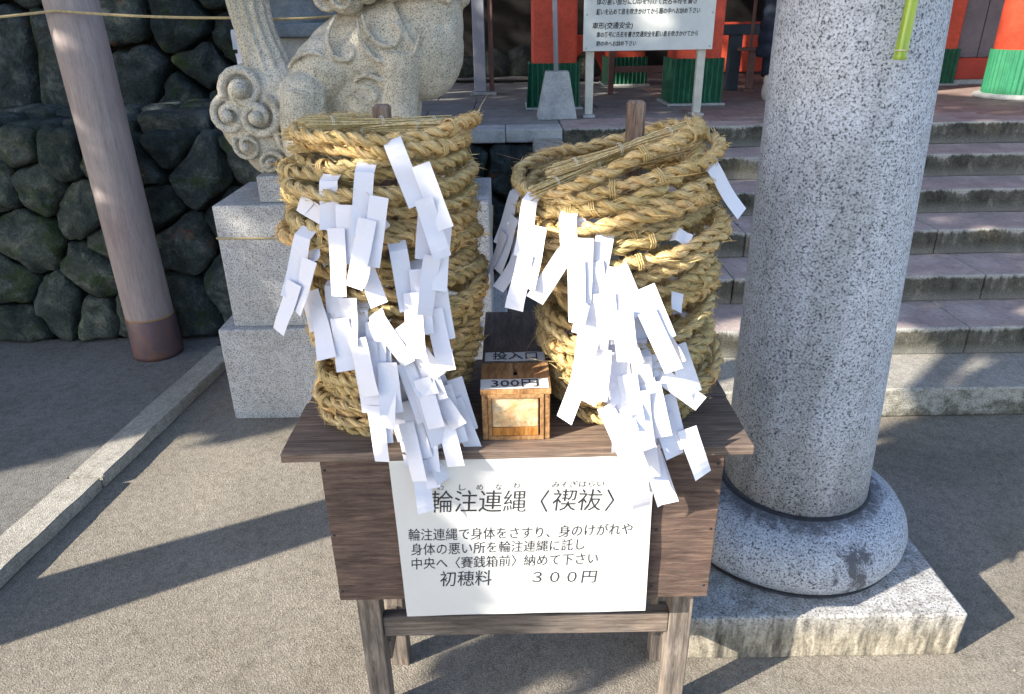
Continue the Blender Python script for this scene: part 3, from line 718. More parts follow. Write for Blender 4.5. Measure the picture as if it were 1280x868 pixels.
for ch, x, y in (('わ', 232, 198), ('し', 335, 196), ('め', 418, 193), ('な', 508, 190), ('わ', 592, 182)):
    sheet_text(ch, x, y, x + 32, y - 1, .018, 'ink2')
sheet_text('みそぎはらい', 775, 178, 1025, 170, .018, 'ink2')
sheet_text('輪注連縄で身体をさすり、身のけがれや', 100, 425, 1172, 382, .035)
sheet_text('身体の悪い所を輪注連縄に託し', 114, 492, 945, 456, .035)
sheet_text('中央へ〈賽銭箱前〉納めて下さい', 120, 560, 1012, 522, .035)
sheet_text('初穂料', 260, 640, 505, 630, .047)
sheet_text('３００円', 700, 622, 1012, 615, .041)

# ------------------------------------------------------------------ komainu statue and pedestal
pd = thing('statue_pedestal', 'two-tier grey granite pedestal under the stone lion', 'pedestal', (-.66, 3.16, 0))
box('lower_block', M['pedestal'], -1.285, -.02, 2.895, 3.46, 0, .447, pd, bev=.006, cuts=3, jit=.001)
box('upper_block', M['pedestal'], -1.222, -.085, 2.930, 3.41, .4475, .985, pd, bev=.005, cuts=3, jit=.001)
cp = []
for (x, y) in ((-1.224, 2.928), (-.083, 2.928), (-.083, 3.412), (-1.224, 3.412)): cp.append((x + .66, y - 3.16, 0))
bm = bmesh.new()
for a, b in ((0, 1), (1, 2), (2, 3), (3, 0)):
    tube(sag(cp[a], cp[b], .004 if a != 1 else .05, 12), .0045, 6, bm=bm)
link('straw_cord', bm_me('straw_cord', bm), M['cord'], pd, (0, 0, .85))
ko = thing('stone_lion_statue', 'seated granite guardian lion with a curled tail seen from the side', 'statue', (-.62, 3.15, .986))
box('plinth', M['pedestal'], -1.035, -.165, 2.97, 3.35, .986, 1.095, ko, bev=.006)
bm = bmesh.new()
def T(pts, rad, n=14):
    P = [Vector(p) for p in pts]; Rr = list(rad) if isinstance(rad, (list, tuple)) else [rad] * len(P)
    if 3 <= len(P) <= 8:      # smooth the path
        Q, R2 = [], []
        for i in range(len(P) - 1):
            a, b, c_, d_ = P[max(0, i - 1)], P[i], P[i + 1], P[min(len(P) - 1, i + 2)]
            for k in range(6):
                t = k / 6; Q.append(.5 * ((2 * b) + (c_ - a) * t + (2 * a - 5 * b + 4 * c_ - d_) * t * t + (-a + 3 * b - 3 * c_ + d_) * t ** 3)); R2.append(Rr[i] + (Rr[i + 1] - Rr[i]) * t)
        P, Rr = Q + [P[-1]], R2 + [Rr[-1]]
    tube(P, Rr, n, bm=bm)
# local: x right, y away from the viewer, z up from plinth foot (+.074)
T([(-.17, .03, .28), (-.05, .03, .40), (.10, .03, .475), (.25, .02, .55)], [.14, .175, .19, .19], 28)
ell(bm, (.26, .02, .50), (.185, .165, .235), (0, R(-12), 0))
ell(bm, (.285, .02, .62), (.165, .16, .17))
ell(bm, (-.10, -.05, .40), (.17, .12, .13), (0, R(-35), 0))
ell(bm, (.06, -.02, .30), (.20, .13, .17))
for s in (-1, 1):
    yy = s * .115
    ell(bm, (-.185, yy * 1.2, .315), (.095, .075, .085)); T([(-.185, yy * 1.2, .33), (-.195, yy * 1.25, .24), (-.21, yy * 1.2, .12), (-.20, yy, .03)], [.085, .095, .085, .08])
    ell(bm, (-.14, yy, .05), (.15, .065, .055))
    T([(.20, yy * .8, .46), (.185, yy * .85, .30), (.175, yy * .85, .15), (.19, yy * .85, .04)], [.10, .075, .065, .07])
    ell(bm, (.235, yy * .85, .045), (.10, .065, .05))
    for k in range(3): ell(bm, (.31, yy * .85 + (k - 1) * .035, .035), (.035, .02, .035), sub=2)
ell(bm, (.38, .02, .52), (.065, .12, .15), (0, R(8), 0))
ell(bm, (.05, .02, .05), (.25, .09, .04))
# tail: plume rising and flowing back, with ridged strands
plume = [(-.33, .02, .31), (-.355, .02, .42), (-.385, .02, .54), (-.40, .02, .65), (-.39, .02, .76), (-.34, .02, .86), (-.30, .02, .92)]
T(plume, [.105, .088, .072, .072, .085, .07, .02])
for k in range(7):
    a = -PI * .05 - PI * .9 * k / 6
    T([(p[0] + cos(a) * rr, p[1] + sin(a) * rr * .95, p[2]) for p, rr in zip(plume[:6], (.104, .088, .074, .076, .086, .068))], [.012, .013, .012, .012, .011, .006], 8)
T([(-.30, -.04, .36), (-.27, -.09, .33), (-.22, -.12, .345), (-.18, -.13, .37)], [.022, .020, .016, .008])
T([(-.32, -.06, .33), (-.27, -.11, .29), (-.22, -.13, .30), (-.17, -.14, .33)], [.022, .020, .016, .008])
# bulky curl mass at the tail root
ell(bm, (-.43, .02, .235), (.165, .125, .20), (0, R(12), 0), 4); ell(bm, (-.37, .02, .11), (.14, .12, .15), (0, R(30), 0), 4); ell(bm, (-.445, .02, .30), (.12, .12, .13)); ell(bm, (-.33, .02, .30), (.13, .12, .16))
def curl(c, r, turns, th, ph=0, sgn=1):
    pts, rad = [], []
    n = int(turns * 14)
    for i in range(n + 1):
        t = i / n; a = ph + sgn * t * turns * 2 * PI; rr = r * (1 - .80 * t)
        dz = -.002 - .026 * t
        pts.append((c[0] + rr * cos(a), c[1] + dz, c[2] + rr * sin(a))); rad.append(th * (1 - .25 * t))
    T(pts, rad, 10)
    ell(bm, (c[0], c[1] - .05, c[2]), (r * .36, r * .30, r * .36), sub=2)
curl((-.440, -.090, .335), .088, 1.5, .019, R(200), -1)
curl((-.510, -.080, .235), .076, 1.5, .018, R(90), 1)
curl((-.385, -.112, .230), .084, 1.5, .020, R(60), -1)
curl((-.455, -.088, .115), .060, 1.4, .012, R(150), 1)
curl((-.365, -.105, .045), .050, 1.4, .012, R(10), 1)
T([(-.30, -.10, .27), (-.325, -.115, .19), (-.31, -.11, .11), (-.27, -.10, .06)], [.012, .016, .014, .008], 8)
# carved flame lines on shoulder and haunch
flames = [[(-.02, -.16, .60), (-.06, -.165, .53), (-.05, -.165, .46), (.00, -.16, .44), (.03, -.15, .47), (.01, -.15, .50)],
          [(.08, -.175, .60), (.10, -.178, .53), (.15, -.175, .49), (.20, -.17, .50), (.215, -.17, .55), (.18, -.175, .57)],
          [(.06, -.17, .585), (.07, -.178, .50), (.12, -.17, .44), (.19, -.165, .43), (.26, -.165, .46), (.29, -.16, .53)],
          [(-.02, -.14, .30), (.03, -.14, .34), (.08, -.145, .33), (.10, -.15, .30), (.075, -.15, .285)],
          [(.02, -.15, .36), (.07, -.155, .385), (.13, -.155, .36), (.17, -.15, .33)],
          [(-.24, -.115, .41), (-.19, -.15, .455), (-.12, -.16, .47), (-.07, -.16, .44)],
          [(-.13, -.20, .24), (-.105, -.17, .30), (-.11, -.16, .38)]]
for pts in flames: T(pts, [.006] + [.011] * (len(pts) - 2) + [.004], 8)
# mane curls round the neck
for i, (x, y, z, r_) in enumerate([(-.06, -.08, .66, .062), (.02, -.135, .655, .068), (.10, -.15, .675, .05), (.20, -.165, .70, .07), (.30, -.15, .69, .055), (.385, -.10, .68, .06), (.425, 0, .66, .06), (-.08, .03, .70, .07), (-.03, .14, .67, .06), (.1, .17, .68, .065), (.24, .17, .68, .065), (.37, .12, .68, .06), (-.02, -.06, .77, .075), (.05, -.13, .80, .065), (.0, .08, .80, .075), (.14, -.16, .80, .06), (.02, 0, .90, .075)]):
    ell(bm, (x, y, z), (r_, r_, r_ * .9), sub=2)
    if y < 0: curl((x, y - r_ * .75, z), r_ * .8, 1.2, .011, i, 1 if i % 2 else -1)
# head turned towards the viewer's right
ell(bm, (.20, 0, .84), (.17, .16, .165)); ell(bm, (.32, -.03, .79), (.12, .125, .09)); ell(bm, (.34, -.03, .725), (.095, .10, .04))
ell(bm, (.41, -.04, .84), (.04, .05, .035)); ell(bm, (.20, 0, .96), (.13, .13, .06))
for s in (-1, 1):
    ell(bm, (.325, s * .085 - .02, .885), (.035, .035, .032), sub=2); ell(bm, (.30, s * .09 - .02, .925), (.07, .04, .022), (0, R(-20), 0), sub=2)
    ell(bm, (.13, s * .15, .90), (.05, .03, .075), (0, R(-25), 0), sub=2)
zs0 = .074
for v in bm.verts: v.co.z += zs0 + .03
sm = remeshed('body', bm, .0052, 2, .5)
link('body', sm, M['statue'], ko, (0, 0, 0))
# small zigzag papers hanging behind the tail
tg_ = tag(link('paper_streamer', streamer_mesh('paper_streamer', 5, 1, .07, .022, 8, .1, .045), M['paper'], None, (-1.165, 3.36, 1.64), (R(88), 0, R(10))), 'small white zigzag paper hanging from the cord behind the lion tail', 'paper streamer')

# ------------------------------------------------------------------ boulder walls
def cells(w_, h_, n, seed, relax=2, asp=1.0):
    rnd = random.Random(seed); P = [(rnd.uniform(0, w_), rnd.uniform(0, h_)) for _ in range(n)]
    def cell(i):
        poly = [(0, 0), (w_, 0), (w_, h_), (0, h_)]; ax, ay = P[i]
        for j, (bx_, by_) in enumerate(P):
            if i == j or abs(bx_ - ax) > w_ * .6: continue
            mx, my = (ax + bx_) / 2, (ay + by_) / 2; dx, dy = bx_ - ax, by_ - ay; out = []
            for k in range(len(poly)):
                p, q = poly[k], poly[(k + 1) % len(poly)]
                a = (p[0] - mx) * dx + (p[1] - my) * dy; b = (q[0] - mx) * dx + (q[1] - my) * dy
                if a <= 0: out.append(p)
                if (a < 0) != (b < 0):
                    t = a / (a - b); out.append((p[0] + (q[0] - p[0]) * t, p[1] + (q[1] - p[1]) * t))
            poly = out
            if len(poly) < 3: break
        return poly
    for r_ in range(relax):
        Q = []
        for i in range(n):
            c = cell(i)
            Q.append((sum(p[0] for p in c) / len(c), sum(p[1] for p in c) / len(c)) if len(c) > 2 else P[i])
        P = Q
    return [(P[i], cell(i)) for i in range(n)]
def stone_mesh(poly, c, depth, seed, gap=.012, bulge=1.0):
    rnd = random.Random(seed); pts = [Vector((p[0] - c[0], p[1] - c[1])) for p in poly]
    for _ in range(1):       # corner cutting
        q = []
        for a, b in zip(pts, pts[1:] + pts[:1]): q += [a.lerp(b, .16), a.lerp(b, .5) * rnd.uniform(.95, 1.0), a.lerp(b, .84)]
        pts = q
    pts = [p for i, p in enumerate(pts) if (p - pts[i - 1]).length > .006]
    V, F = [], []; n = len(pts)
    for k, (s, d) in enumerate(((.93, depth * .8), (1.0, .0), (.98, -depth * .34), (.86, -depth * .56 * bulge), (.5, -depth * .66 * bulge))):
        for p in pts:
            q = p * s; ln = q.length; q = q * max(.1, (ln - gap) / max(ln, 1e-4))
            nv = noise.noise_vector(Vector((q.x * 7 + seed, q.y * 7, k * .4))) * (.034 if k > 1 else .012)
            V.append((q.x + nv.x * .6, d + nv.z + noise.noise(Vector((q.x * 16, q.y * 16, seed))) * (.026 if k > 1 else 0), q.y + nv.y * .6))
    V.append((0, -depth * (.62 + .2 * rnd.random()) * bulge, 0))
    for k in range(4):
        for i in range(n):
            j = (i + 1) % n; F.append((k * n + i, k * n + j, (k + 1) * n + j, (k + 1) * n + i))
    for i in range(n): F.append((4 * n + i, 4 * n + (i + 1) % n, 5 * n))
    me = me_py('stone', V, F)
    bm = bmesh.new(); bm.from_mesh(me); bmesh.ops.subdivide_edges(bm, edges=[e for e in bm.edges if e.calc_length() > .03], cuts=1, use_grid_fill=True, smooth=.4)
    for v in bm.verts:
        if v.co.y < .02:
            nv = noise.noise_vector(v.co * 22 + Vector((seed, 0, 0))) * .012 + noise.noise_vector(v.co * 9 + Vector((seed, 5, 0))) * .016
            rd = abs(noise.noise(v.co * 11 + Vector((0, seed, 0)))) * .024
            v.co += nv + Vector((0, rd, 0))
    bm.to_mesh(me); bm.free()
    for p in me.polygons: p.use_smooth = True
    me.update(); return me
def stone_wall(label, x0, x1, y, z0, z1, n, seed, m, depth=.13, batter=.10, thick=.5, gap=.012, rotz=0):
    t = thing('stone_wall', label, 'stone wall', (x0, y, z0), (0, 0, rotz)); wdt, ht = x1 - x0, z1 - z0
    for i, (c, poly) in enumerate(cells(wdt, ht, n, seed)):
        if len(poly) < 3: continue
        me = stone_mesh(poly, c, depth, seed * 31 + i, gap)
        o = link('stone', me, m, t, (c[0], batter * c[1], c[1]), (R(-4), 0, 0))
    bk, cc = rough_box('core', 0, wdt, depth * .55, thick, 0, ht - .02, bev=.01, cuts=0)
    bmx = bk
    o = link('earth_core', bk, M['soil'], t, cc)
    for v in bk.vertices:
        v.co.y += batter * v.co.z
    return t
stone_wall('lower mossy boulder wall behind the round wooden post', -4.6, -2.03, 3.78, .04, 1.20, 56, 5, M['rock'], .13, .05, .7, .004)
stone_wall('dark wall of big squared boulders behind the lion pedestal', -2.02, -.75, 3.80, .04, 1.17, 11, 12, M['bigrock'], .14, .04, .7, .008)
stone_wall('upper set-back boulder wall above the mossy ledge', -5.0, -1.36, 4.42, 1.16, 2.75, 60, 8, M['bigrock'], .16, .06, .6)
# ledge stones on top of the lower wall
lw = thing('ledge_of_stones', 'row of flat dark stones on the ledge between the two boulder walls', 'stone ledge', (-3, 4.1, 1.15))
rr = random.Random(4); x = -4.6
while x < -.8:
    L_ = rr.uniform(.16, .42)
    me, c = rough_box('stone', x + .01, x + L_ - .01, 3.86 + rr.uniform(0, .05), 4.12 + rr.uniform(0, .06), 1.13, 1.215 + rr.uniform(-.01, .035), bev=.025, seg=2, cuts=2, jit=.02, seed=x)
    link('stone', me, M['bigrock'], lw, Vector(c) - Vector(lw.location), smooth=True); x += L_
x = -4.6
while x < -1.4:
    L_ = rr.uniform(.2, .4)
    me, c = rough_box('stone', x + .01, x + L_ - .01, 4.14, 4.42, 1.15, 1.24 + rr.uniform(-.01, .03), bev=.025, seg=2, cuts=2, jit=.02, seed=x)
    link('stone', me, M['bigrock'], lw, Vector(c) - Vector(lw.location), smooth=True); x += L_
stone_wall('dark rough retaining wall below the terrace beside the steps', -.80, .24, 4.93, .0, .90, 7, 15, M['bigrock'], .12, .0, .5, .008)
# slab monument seen between tail and back
mo_ = thing('stone_monument', 'grey rock on a flat slate slab between the lion tail and back', 'stone monument', (-1.12, 4.35, 1.0))
box('slab', M['slab'], -1.42, -.80, 4.22, 4.75, 1.585, 1.655, mo_, bev=.01, cuts=3, jit=.004)
box('support_block', M['conc'], -1.36, -.86, 4.28, 4.72, 1.17, 1.584, mo_, bev=.01, cuts=3, jit=.004)
bm = bmesh.new(); ell(bm, (0, 0, 0), (.30, .2, .42), sub=4)
for v in bm.verts: v.co += noise.noise_vector(v.co * 5) * .05 + noise.noise_vector(v.co * 16) * .015; v.co.z = max(v.co.z, -.22)
link('rock', bm_me('rock', bm, True), M['slab'], mo_, (0, .15, .86))

# ------------------------------------------------------------------ steps, platform
RS_, TR, Y1 = .142, .346, 2.81
st = structroot('stone_steps'); rnd = random.Random(9)
joints = {0: [2.9, 4.4], 1: [2.2, 3.5], 2: [1.15, 2.45, 3.7], 3: [1.3, 2.36, 3.6], 4: [1.1, 2.28, 3.4], 5: [1.2, 2.22, 3.55], 6: [1.25, 2.75, 3.9]}
for k in range(7):
    ya = Y1 + k * TR; yb = ya + TR + (.03 if k < 6 else .12)
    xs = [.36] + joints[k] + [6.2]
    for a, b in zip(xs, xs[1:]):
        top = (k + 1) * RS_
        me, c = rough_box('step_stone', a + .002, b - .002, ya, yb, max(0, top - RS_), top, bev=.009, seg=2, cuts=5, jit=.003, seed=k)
        me.materials.append(M['riser'] if k else M['step']); me.materials.append(M['tread'] if k else M['curb'])  # sun on the lowest step painted in: lighter stone there, darker shaded stone above
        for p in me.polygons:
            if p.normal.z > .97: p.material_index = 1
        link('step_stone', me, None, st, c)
    if k: # rubble core so nothing is hollow
        me, c = rough_box('step_core', .37, 6.19, ya + .05, 4.9 + .1, (k - 1) * RS_, k * RS_ - .006, bev=0)
        link('step_core', me, M['soil'], st, c)
cheek = box('step_side_wall', M['step'], .16, .355, 2.95 + 1.3, 5.0, 0, .935, bev=.01, cuts=3, jit=.004); tag(cheek, 'weathered stone block wall at the left end of the steps', 'low wall')
fl = structroot('terrace_floor'); ZF = 7 * RS_
box('floor_bed', M['soil'], -1.6, 9, 5.03, 12, 0, ZF - .012, fl, bev=0)
box('edge_stone', M['conc'], -.9, -.02, 4.88, 5.10, ZF - .085, ZF + .002, fl, bev=.008, cuts=3, jit=.003)
box('edge_stone', M['conc'], -.016, .355, 4.88, 5.10, ZF - .085, ZF + .002, fl, bev=.008, cuts=3, jit=.003)
y = 5.105; row = 0
ws = [.82, .86, .9, .9, .95, 1.0, 1.0]
for wy in ws:
    x = -1.6 + (.35 if row % 2 else 0)
    if row % 2: link('floor_slab', *[rough_box('floor_slab', -1.6, x - .006, y, y + wy - .008, ZF - .012, ZF, bev=.003, seg=1)[0]], M['floor_grey'], fl, ((-1.6 + x - .006) / 2, y + wy / 2 - .004, ZF - .012))
    while x < 9:
        x1 = min(9, x + .98)
        me, c = rough_box('floor_slab', x, x1 - .007, y, y + wy - .008, ZF - .012, ZF + rnd.uniform(-.001, .001), bev=.003, seg=1)
        link('floor_slab', me, M['floor'] if x > .9 else M['floor_grey'], fl, c); x = x1
    y += wy; row += 1
# a strip of red wash behind the top step
box('floor_strip', M['floor'], .36, 6.2, 5.008, 5.1, ZF - .012, ZF - .0005, fl, bev=.002)

# ------------------------------------------------------------------ shrine hall with vermilion columns
hall = thing('shrine_hall', 'vermilion shrine hall with red columns wrapped in green corrugated metal', 'shrine building', (2, 7, ZF))
HL = Vector(hall.location)
def corr(x0, x1, y0, y1, z0, z1, amp=.011, pitch=.042, wav=True):
    pts = []
    per = [((x0, y0), (x1, y0), (0, -1)), ((x1, y0), (x1, y1), (1, 0)), ((x1, y1), (x0, y1), (0, 1)), ((x0, y1), (x0, y0), (-1, 0))]
    for (a, b, nn) in per:
        ln = math.hypot(b[0] - a[0], b[1] - a[1]); n = max(8, int(ln / pitch * 8))
        for i in range(n):
            t = i / n; o = amp * sin(2 * PI * t * ln / pitch)
            pts.append((a[0] + (b[0] - a[0]) * t + nn[0] * o, a[1] + (b[1] - a[1]) * t + nn[1] * o))
    n = len(pts); cx, cy = (x0 + x1) / 2, (y0 + y1) / 2
    V = [(p[0] - cx, p[1] - cy, 0) for p in pts] + [(p[0] - cx, p[1] - cy, z1 - z0) for p in pts]
    F = [(i, (i + 1) % n, n + (i + 1) % n, n + i) for i in range(n)]
    me = me_py('metal_skirt', V, F); return me, Vector((cx, cy, z0))
def column(x0, x1, y0, y1, skirt):
    me, c = rough_box('column', x0, x1, y0, y1, ZF + .02, 4.2, bev=.022, seg=3)
    o = link('column', me, M['red'], hall, Vector(c) - HL)
    m2, c2 = corr(x0 - .014, x1 + .014, y0 - .014, y1 + .014, ZF + .012, skirt)
    link('metal_skirt', m2, M['green'], o, c2 - Vector(c))
    me, c3 = rough_box('base_stone', x0 - .05, x1 + .05, y0 - .05, y1 + .05, ZF + .001, ZF + .02, bev=.006)
    link('base_stone', me, M['conc'], o, Vector(c3) - Vector(c))
    return o
column(.195, .535, 5.92, 6.26, 1.335)
column(1.315, 1.675, 6.03, 6.37, 1.345)
column(1.03, 1.40, 7.82, 8.15, 1.27)
column(4.0, 4.25, 7.30, 7.55, 1.32)
# bent sheet leaning at the left of the first column
me = me_py('loose_sheet', [(-.02, -.02, 0), (.01, .06, 0), (.01, .06, .33), (.0, -.01, .34), (-.018, -.018, 0), (.012, .062, 0), (.012, .062, .33), (.002, -.008, .34)], [(0, 1, 2, 3), (7, 6, 5, 4), (0, 3, 7, 4)])
link('loose_sheet', me, M['green'], hall, Vector((.165, 5.90, ZF + .004)) - HL)
# round column on the right
bm = lathe([(.225, .02), (.225, 3.2)], 48)
rc = link('column', bm_me('column', bm, True), M['red'], hall, Vector((4.165, 6.22, ZF)) - HL)
prof_n = 48 * 4; V = []
for zz in (0.03, .37):
    for i in range(prof_n):
        a = 2 * PI * i / prof_n; r_ = .236 + .006 * sin(a * 40); V.append((r_ * cos(a), r_ * sin(a), zz))
me = me_py('metal_skirt', V, [(i, (i + 1) % prof_n, prof_n + (i + 1) % prof_n, prof_n + i) for i in range(prof_n)])
link('metal_skirt', me, plain('bright_green_sheet', (.022, .15, .075), .45, .2, 10, .05), rc, smooth=True)
bm = lathe([(.29, 0), (.30, .012), (.29, .03), (.27, .036), (.24, .038)], 48)
link('base_stone', bm_me('base_stone', bm, True), M['conc'], rc)
def hpart(name, m, x0, x1, y0, y1, z0, z1, **k):
    me, c = rough_box(name, x0, x1, y0, y1, z0, z1, **k); return link(name, me, m, hall, Vector(c) - HL)
hpart('wall_sill', M['reddk'], 4.26, 7.5, 7.34, 7.50, ZF + .05, 1.235, bev=.006)
hpart('foundation', M['conc'], 4.26, 7.5, 7.36, 7.52, ZF + .001, ZF + .049, bev=.004)
for i in range(6):
    hpart('door_panel', M['door'], 4.255 + i * .255, 4.255 + i * .255 + .247, 7.40, 7.43, 1.236, 1.80, bev=.004)
hpart('wall_rail', M['red'], 4.26, 7.5, 7.35, 7.49, 1.80, 1.93, bev=.006)
hpart('upper_wall', M['reddk'], 4.26, 7.5, 7.38, 7.46, 1.93, 3.9, bev=.004)
hpart('rear_wall', M['dark'], -5.5, 9, 9.9, 10.1, ZF, 4.2, bev=0)
hpart('side_wall', M['dark'], 7.5, 7.7, 5.6, 9.9, ZF, 4.2, bev=0)
hpart('low_red_wall', M['red'], 1.95, 3.98, 9.02, 9.12, ZF + .03, 1.56, bev=.006)
hpart('low_red_wall', M['reddk'], .3, 1.2, 9.02, 9.12, ZF + .03, 1.45, bev=.006)
hpart('head_beam', M['red'], -1.2, 7.8, 6.0, 6.3, 3.2, 3.55, bev=.02)
# roof: two slopes with deep eaves
for (ya, za, yb, zb) in ((5.0, 3.75, 8.0, 5.3), (8.0, 5.3, 11.2, 3.7)):
    V = [(-2.4, ya, za), (8.6, ya, za), (8.6, yb, zb), (-2.4, yb, zb)]; V += [(a, b, c + .16) for a, b, c in V]
    V = [Vector(v) - HL for v in V]
    me = me_py('roof', V, [(3, 2, 1, 0), (4, 5, 6, 7), (0, 1, 5, 4), (1, 2, 6, 5), (2, 3, 7, 6), (3, 0, 4, 7)])
    link('roof', me, M['brown'], hall)
# slate-blue railing and brown shelf between the columns
rl = thing('slate_railing', 'slate-blue railing with a square post behind the granite pillar', 'railing', (2.2, 7.2, ZF))
box('rail', M['beam'], 1.78, 3.7, 7.16, 7.27, 1.475, 1.565, rl, bev=.006)
for x in (2.06, 3.1): box('post', M['beam'], x, x + .11, 7.17, 7.26, ZF, 1.474, rl, bev=.006)
sh = thing('narrow_brown_shelf', 'narrow brown shelf stand with a thin upright in front of the red wall', 'shelf', (2.26, 7.05, ZF))
box('shelf_board', M['brown'], 2.10, 2.95, 6.98, 7.10, 1.345, 1.372, sh, bev=.003)
for x in (2.20, 2.86): box('leg', M['brown'], x, x + .055, 7.01, 7.065, ZF + .03, 1.344, sh, bev=.003)
for x in (2.185, 2.845): box('foot', M['brown'], x, x + .085, 6.98, 7.09, ZF + .001, ZF + .029, sh, bev=.003)
box('upright', M['brown'], 2.185, 2.21, 6.995, 7.02, 1.3725, 2.3, sh, bev=.003)
rk = thing('brown_rail_stand', 'brown wooden rail stand behind the legs of the white signboard', 'rail stand', (1.2, 7.0, ZF))
box('post', M['brown'], .925, .975, 7.0, 7.05, ZF, 1.42, rk, bev=.004)
box('post', M['brown'], 1.72, 1.77, 7.0, 7.05, ZF, 1.42, rk, bev=.004)
box('rail', M['brown'], .976, 1.719, 7.005, 7.045, 1.18, 1.235, rk, bev=.004)
box('rail', M['brown'], .976, 1.719, 7.005, 7.045, 1.36, 1.40, rk, bev=.004)
# small post and rocks in the dark left of the first column
gp2 = thing('thin_grey_post', 'thin grey square post in the dark gap left of the first red column', 'post', (-.24, 7.2, ZF))
box('shaft', M['greypole'], -.31, -.20, 7.15, 7.25, ZF + .03, 3.6, gp2, bev=.006)
box('shaft', M['brown'], -.17, -.125, 7.18, 7.23, ZF + .03, 3.6, gp2, bev=.006)
box('foot', M['conc'], -.34, -.1, 7.1, 7.28, ZF + .001, ZF + .029, gp2, bev=.006)
bt_ = thing('row_of_garden_boulders', 'low row of dark mossy boulders at the back of the terrace', 'boulders', (-.3, 8.6, ZF)); rr = random.Random(6)
x = -1.5
while x < .95:
    bm = bmesh.new(); rx = rr.uniform(.16, .3); hz = rr.uniform(.14, .27); ell(bm, (0, 0, 0), (rx, .22, hz), sub=3)
    sd = rr.uniform(0, 50)
    for v in bm.verts: v.co += noise.noise_vector(v.co * 4 + Vector((sd, 0, 0))) * .06; v.co.z = max(v.co.z, -.06)
    link('boulder', bm_me('boulder', bm, True), M['rock'], bt_, (x + .3, rr.uniform(-.1, .1), hz * .3 + .06)); x += rx * 1.55

# concrete foot with pole
cw = thing('pole_in_concrete_foot', 'thin grey pole standing in a tapered concrete foot before the red column', 'pole', (.35, 5.42, ZF))
me, c = rough_box('concrete_foot', .21, .49, 5.30, 5.54, ZF + .001, 1.312, bev=.008, taper=.0)
for v in me.vertices:
    k = 1 - .42 * v.co.z / .31; v.co.x *= k; v.co.y *= k
link('concrete_foot', me, M['conc'], cw, Vector(c) - Vector(cw.location))
bm = tube([(-.005, 0, .31), (-.045, 0, 1.6)], .0165, 14); link('pole', bm_me('pole', bm, True), M['greypole'], cw)

# signboard
sb = thing('white_signboard', 'white signboard with handwritten Japanese lines on two cream legs', 'signboard', (.98, 5.42, ZF), (0, 0, R(0)))
box('board', M['white'], .530, 1.425, 5.395, 5.42, 1.438, 2.05, sb, bev=.002)
for x in (.555, 1.335): box('leg', M['whitepost'], x, x + .055, 5.4215, 5.47, ZF + .02, 2.0, sb, bev=.003)
for x in (.540, 1.320): box('foot', M['conc'], x, x + .085, 5.38, 5.50, ZF + .001, ZF + .019, sb, bev=.003)
for (x, z) in ((.55, 1.458), (1.405, 1.458), (.55, 1.67), (1.405, 1.67)):
    bm = lathe([(.003, 0), (.006, .001), (.004, .003)], 10); o = link('screw', bm_me('screw', bm), M['greypole'], sb, Vector((x, 5.3945, z)) - Vector(sb.location), (R(90), 0, 0))
def sgn(s, x0, x1, z, size):
    text_obj('lettering', s, size, M['ink'], sb, Vector((x0, 5.3942, z)) - Vector(sb.location), (R(90), 0, 0), width=x1 - x0, depth=.0006, shear=.12, fat=.0006)
sgn('体の悪い部分に○印を付けて氏名年齢を書き', .615, 1.295, 1.730, .046)
sgn('願いを込めて息を吹きかけてから箱の中へお納め下さい', .612, 1.320, 1.670, .040)
sgn('車形(交通安全)', .588, .866, 1.583, .044)
sgn('車の番号に氏名を書き交通安全を願い息を吹きかけてから', .618, 1.318, 1.528, .038)
sgn('箱の中へお納め下さい', .618, .895, 1.472, .036)
sgn('人形(身体健全)', .588, .866, 1.80, .044)

# ------------------------------------------------------------------ person behind the pillar
def skin_mesh(name, verts, edges, radii, sub=2, root=0):
    me = bpy.data.meshes.new(name); me.from_pydata(verts, edges, []); o = bpy.data.objects.new(name, me); C.objects.link(o)
    sk = o.modifiers.new('k', 'SKIN'); sk.use_smooth_shade = True
    for i, r_ in enumerate(radii):
        d = me.skin_vertices[0].data[i]; d.radius = r_ if isinstance(r_, tuple) else (r_, r_); d.use_root = (i == root)
    s = o.modifiers.new('s', 'SUBSURF'); s.levels = sub; s.render_levels = sub
    dg = bpy.context.evaluated_depsgraph_get(); m2 = bpy.data.meshes.new_from_object(o.evaluated_get(dg)); bpy.data.objects.remove(o)
    for p in m2.polygons: p.use_smooth = True
    return m2
pe = thing('person', 'person in a long navy padded coat and white shoes half hidden by the granite pillar', 'person', (2.27, 6.22, ZF + .001), (0, 0, R(-8)))
# walking to the right-rear; body as one skinned figure
bv = [(0, 0, .86), (0, 0, 1.05), (0, .0, 1.25), (0, .01, 1.38), (0, .02, 1.47), (0, .0, 1.56),
      (-.10, 0, .82), (-.115, .03, .47), (-.14, -.06, .15), (-.14, .02, .07),
      (.10, 0, .82), (.11, .10, .46), (.11, .12, .10), (.11, .20, .04),
      (-.18, 0, 1.36), (-.23, -.03, 1.10), (-.22, .05, .88),
      (.18, 0, 1.36), (.23, .03, 1.10), (.21, .12, .90)]
be = [(0, 1), (1, 2), (2, 3), (3, 4), (4, 5), (0, 6), (6, 7), (7, 8), (8, 9), (0, 10), (10, 11), (11, 12), (12, 13), (3, 14), (14, 15), (15, 16), (3, 17), (17, 18), (18, 19)]
br = [(.15, .12), (.14, .11), (.16, .12), (.12, .09), .05, .07, .09, .065, .045, .035, .09, .065, .045, .035, .065, .048, .030, .065, .048, .030]
link('body', skin_mesh('body', bv, be, br), M['skin'], pe)
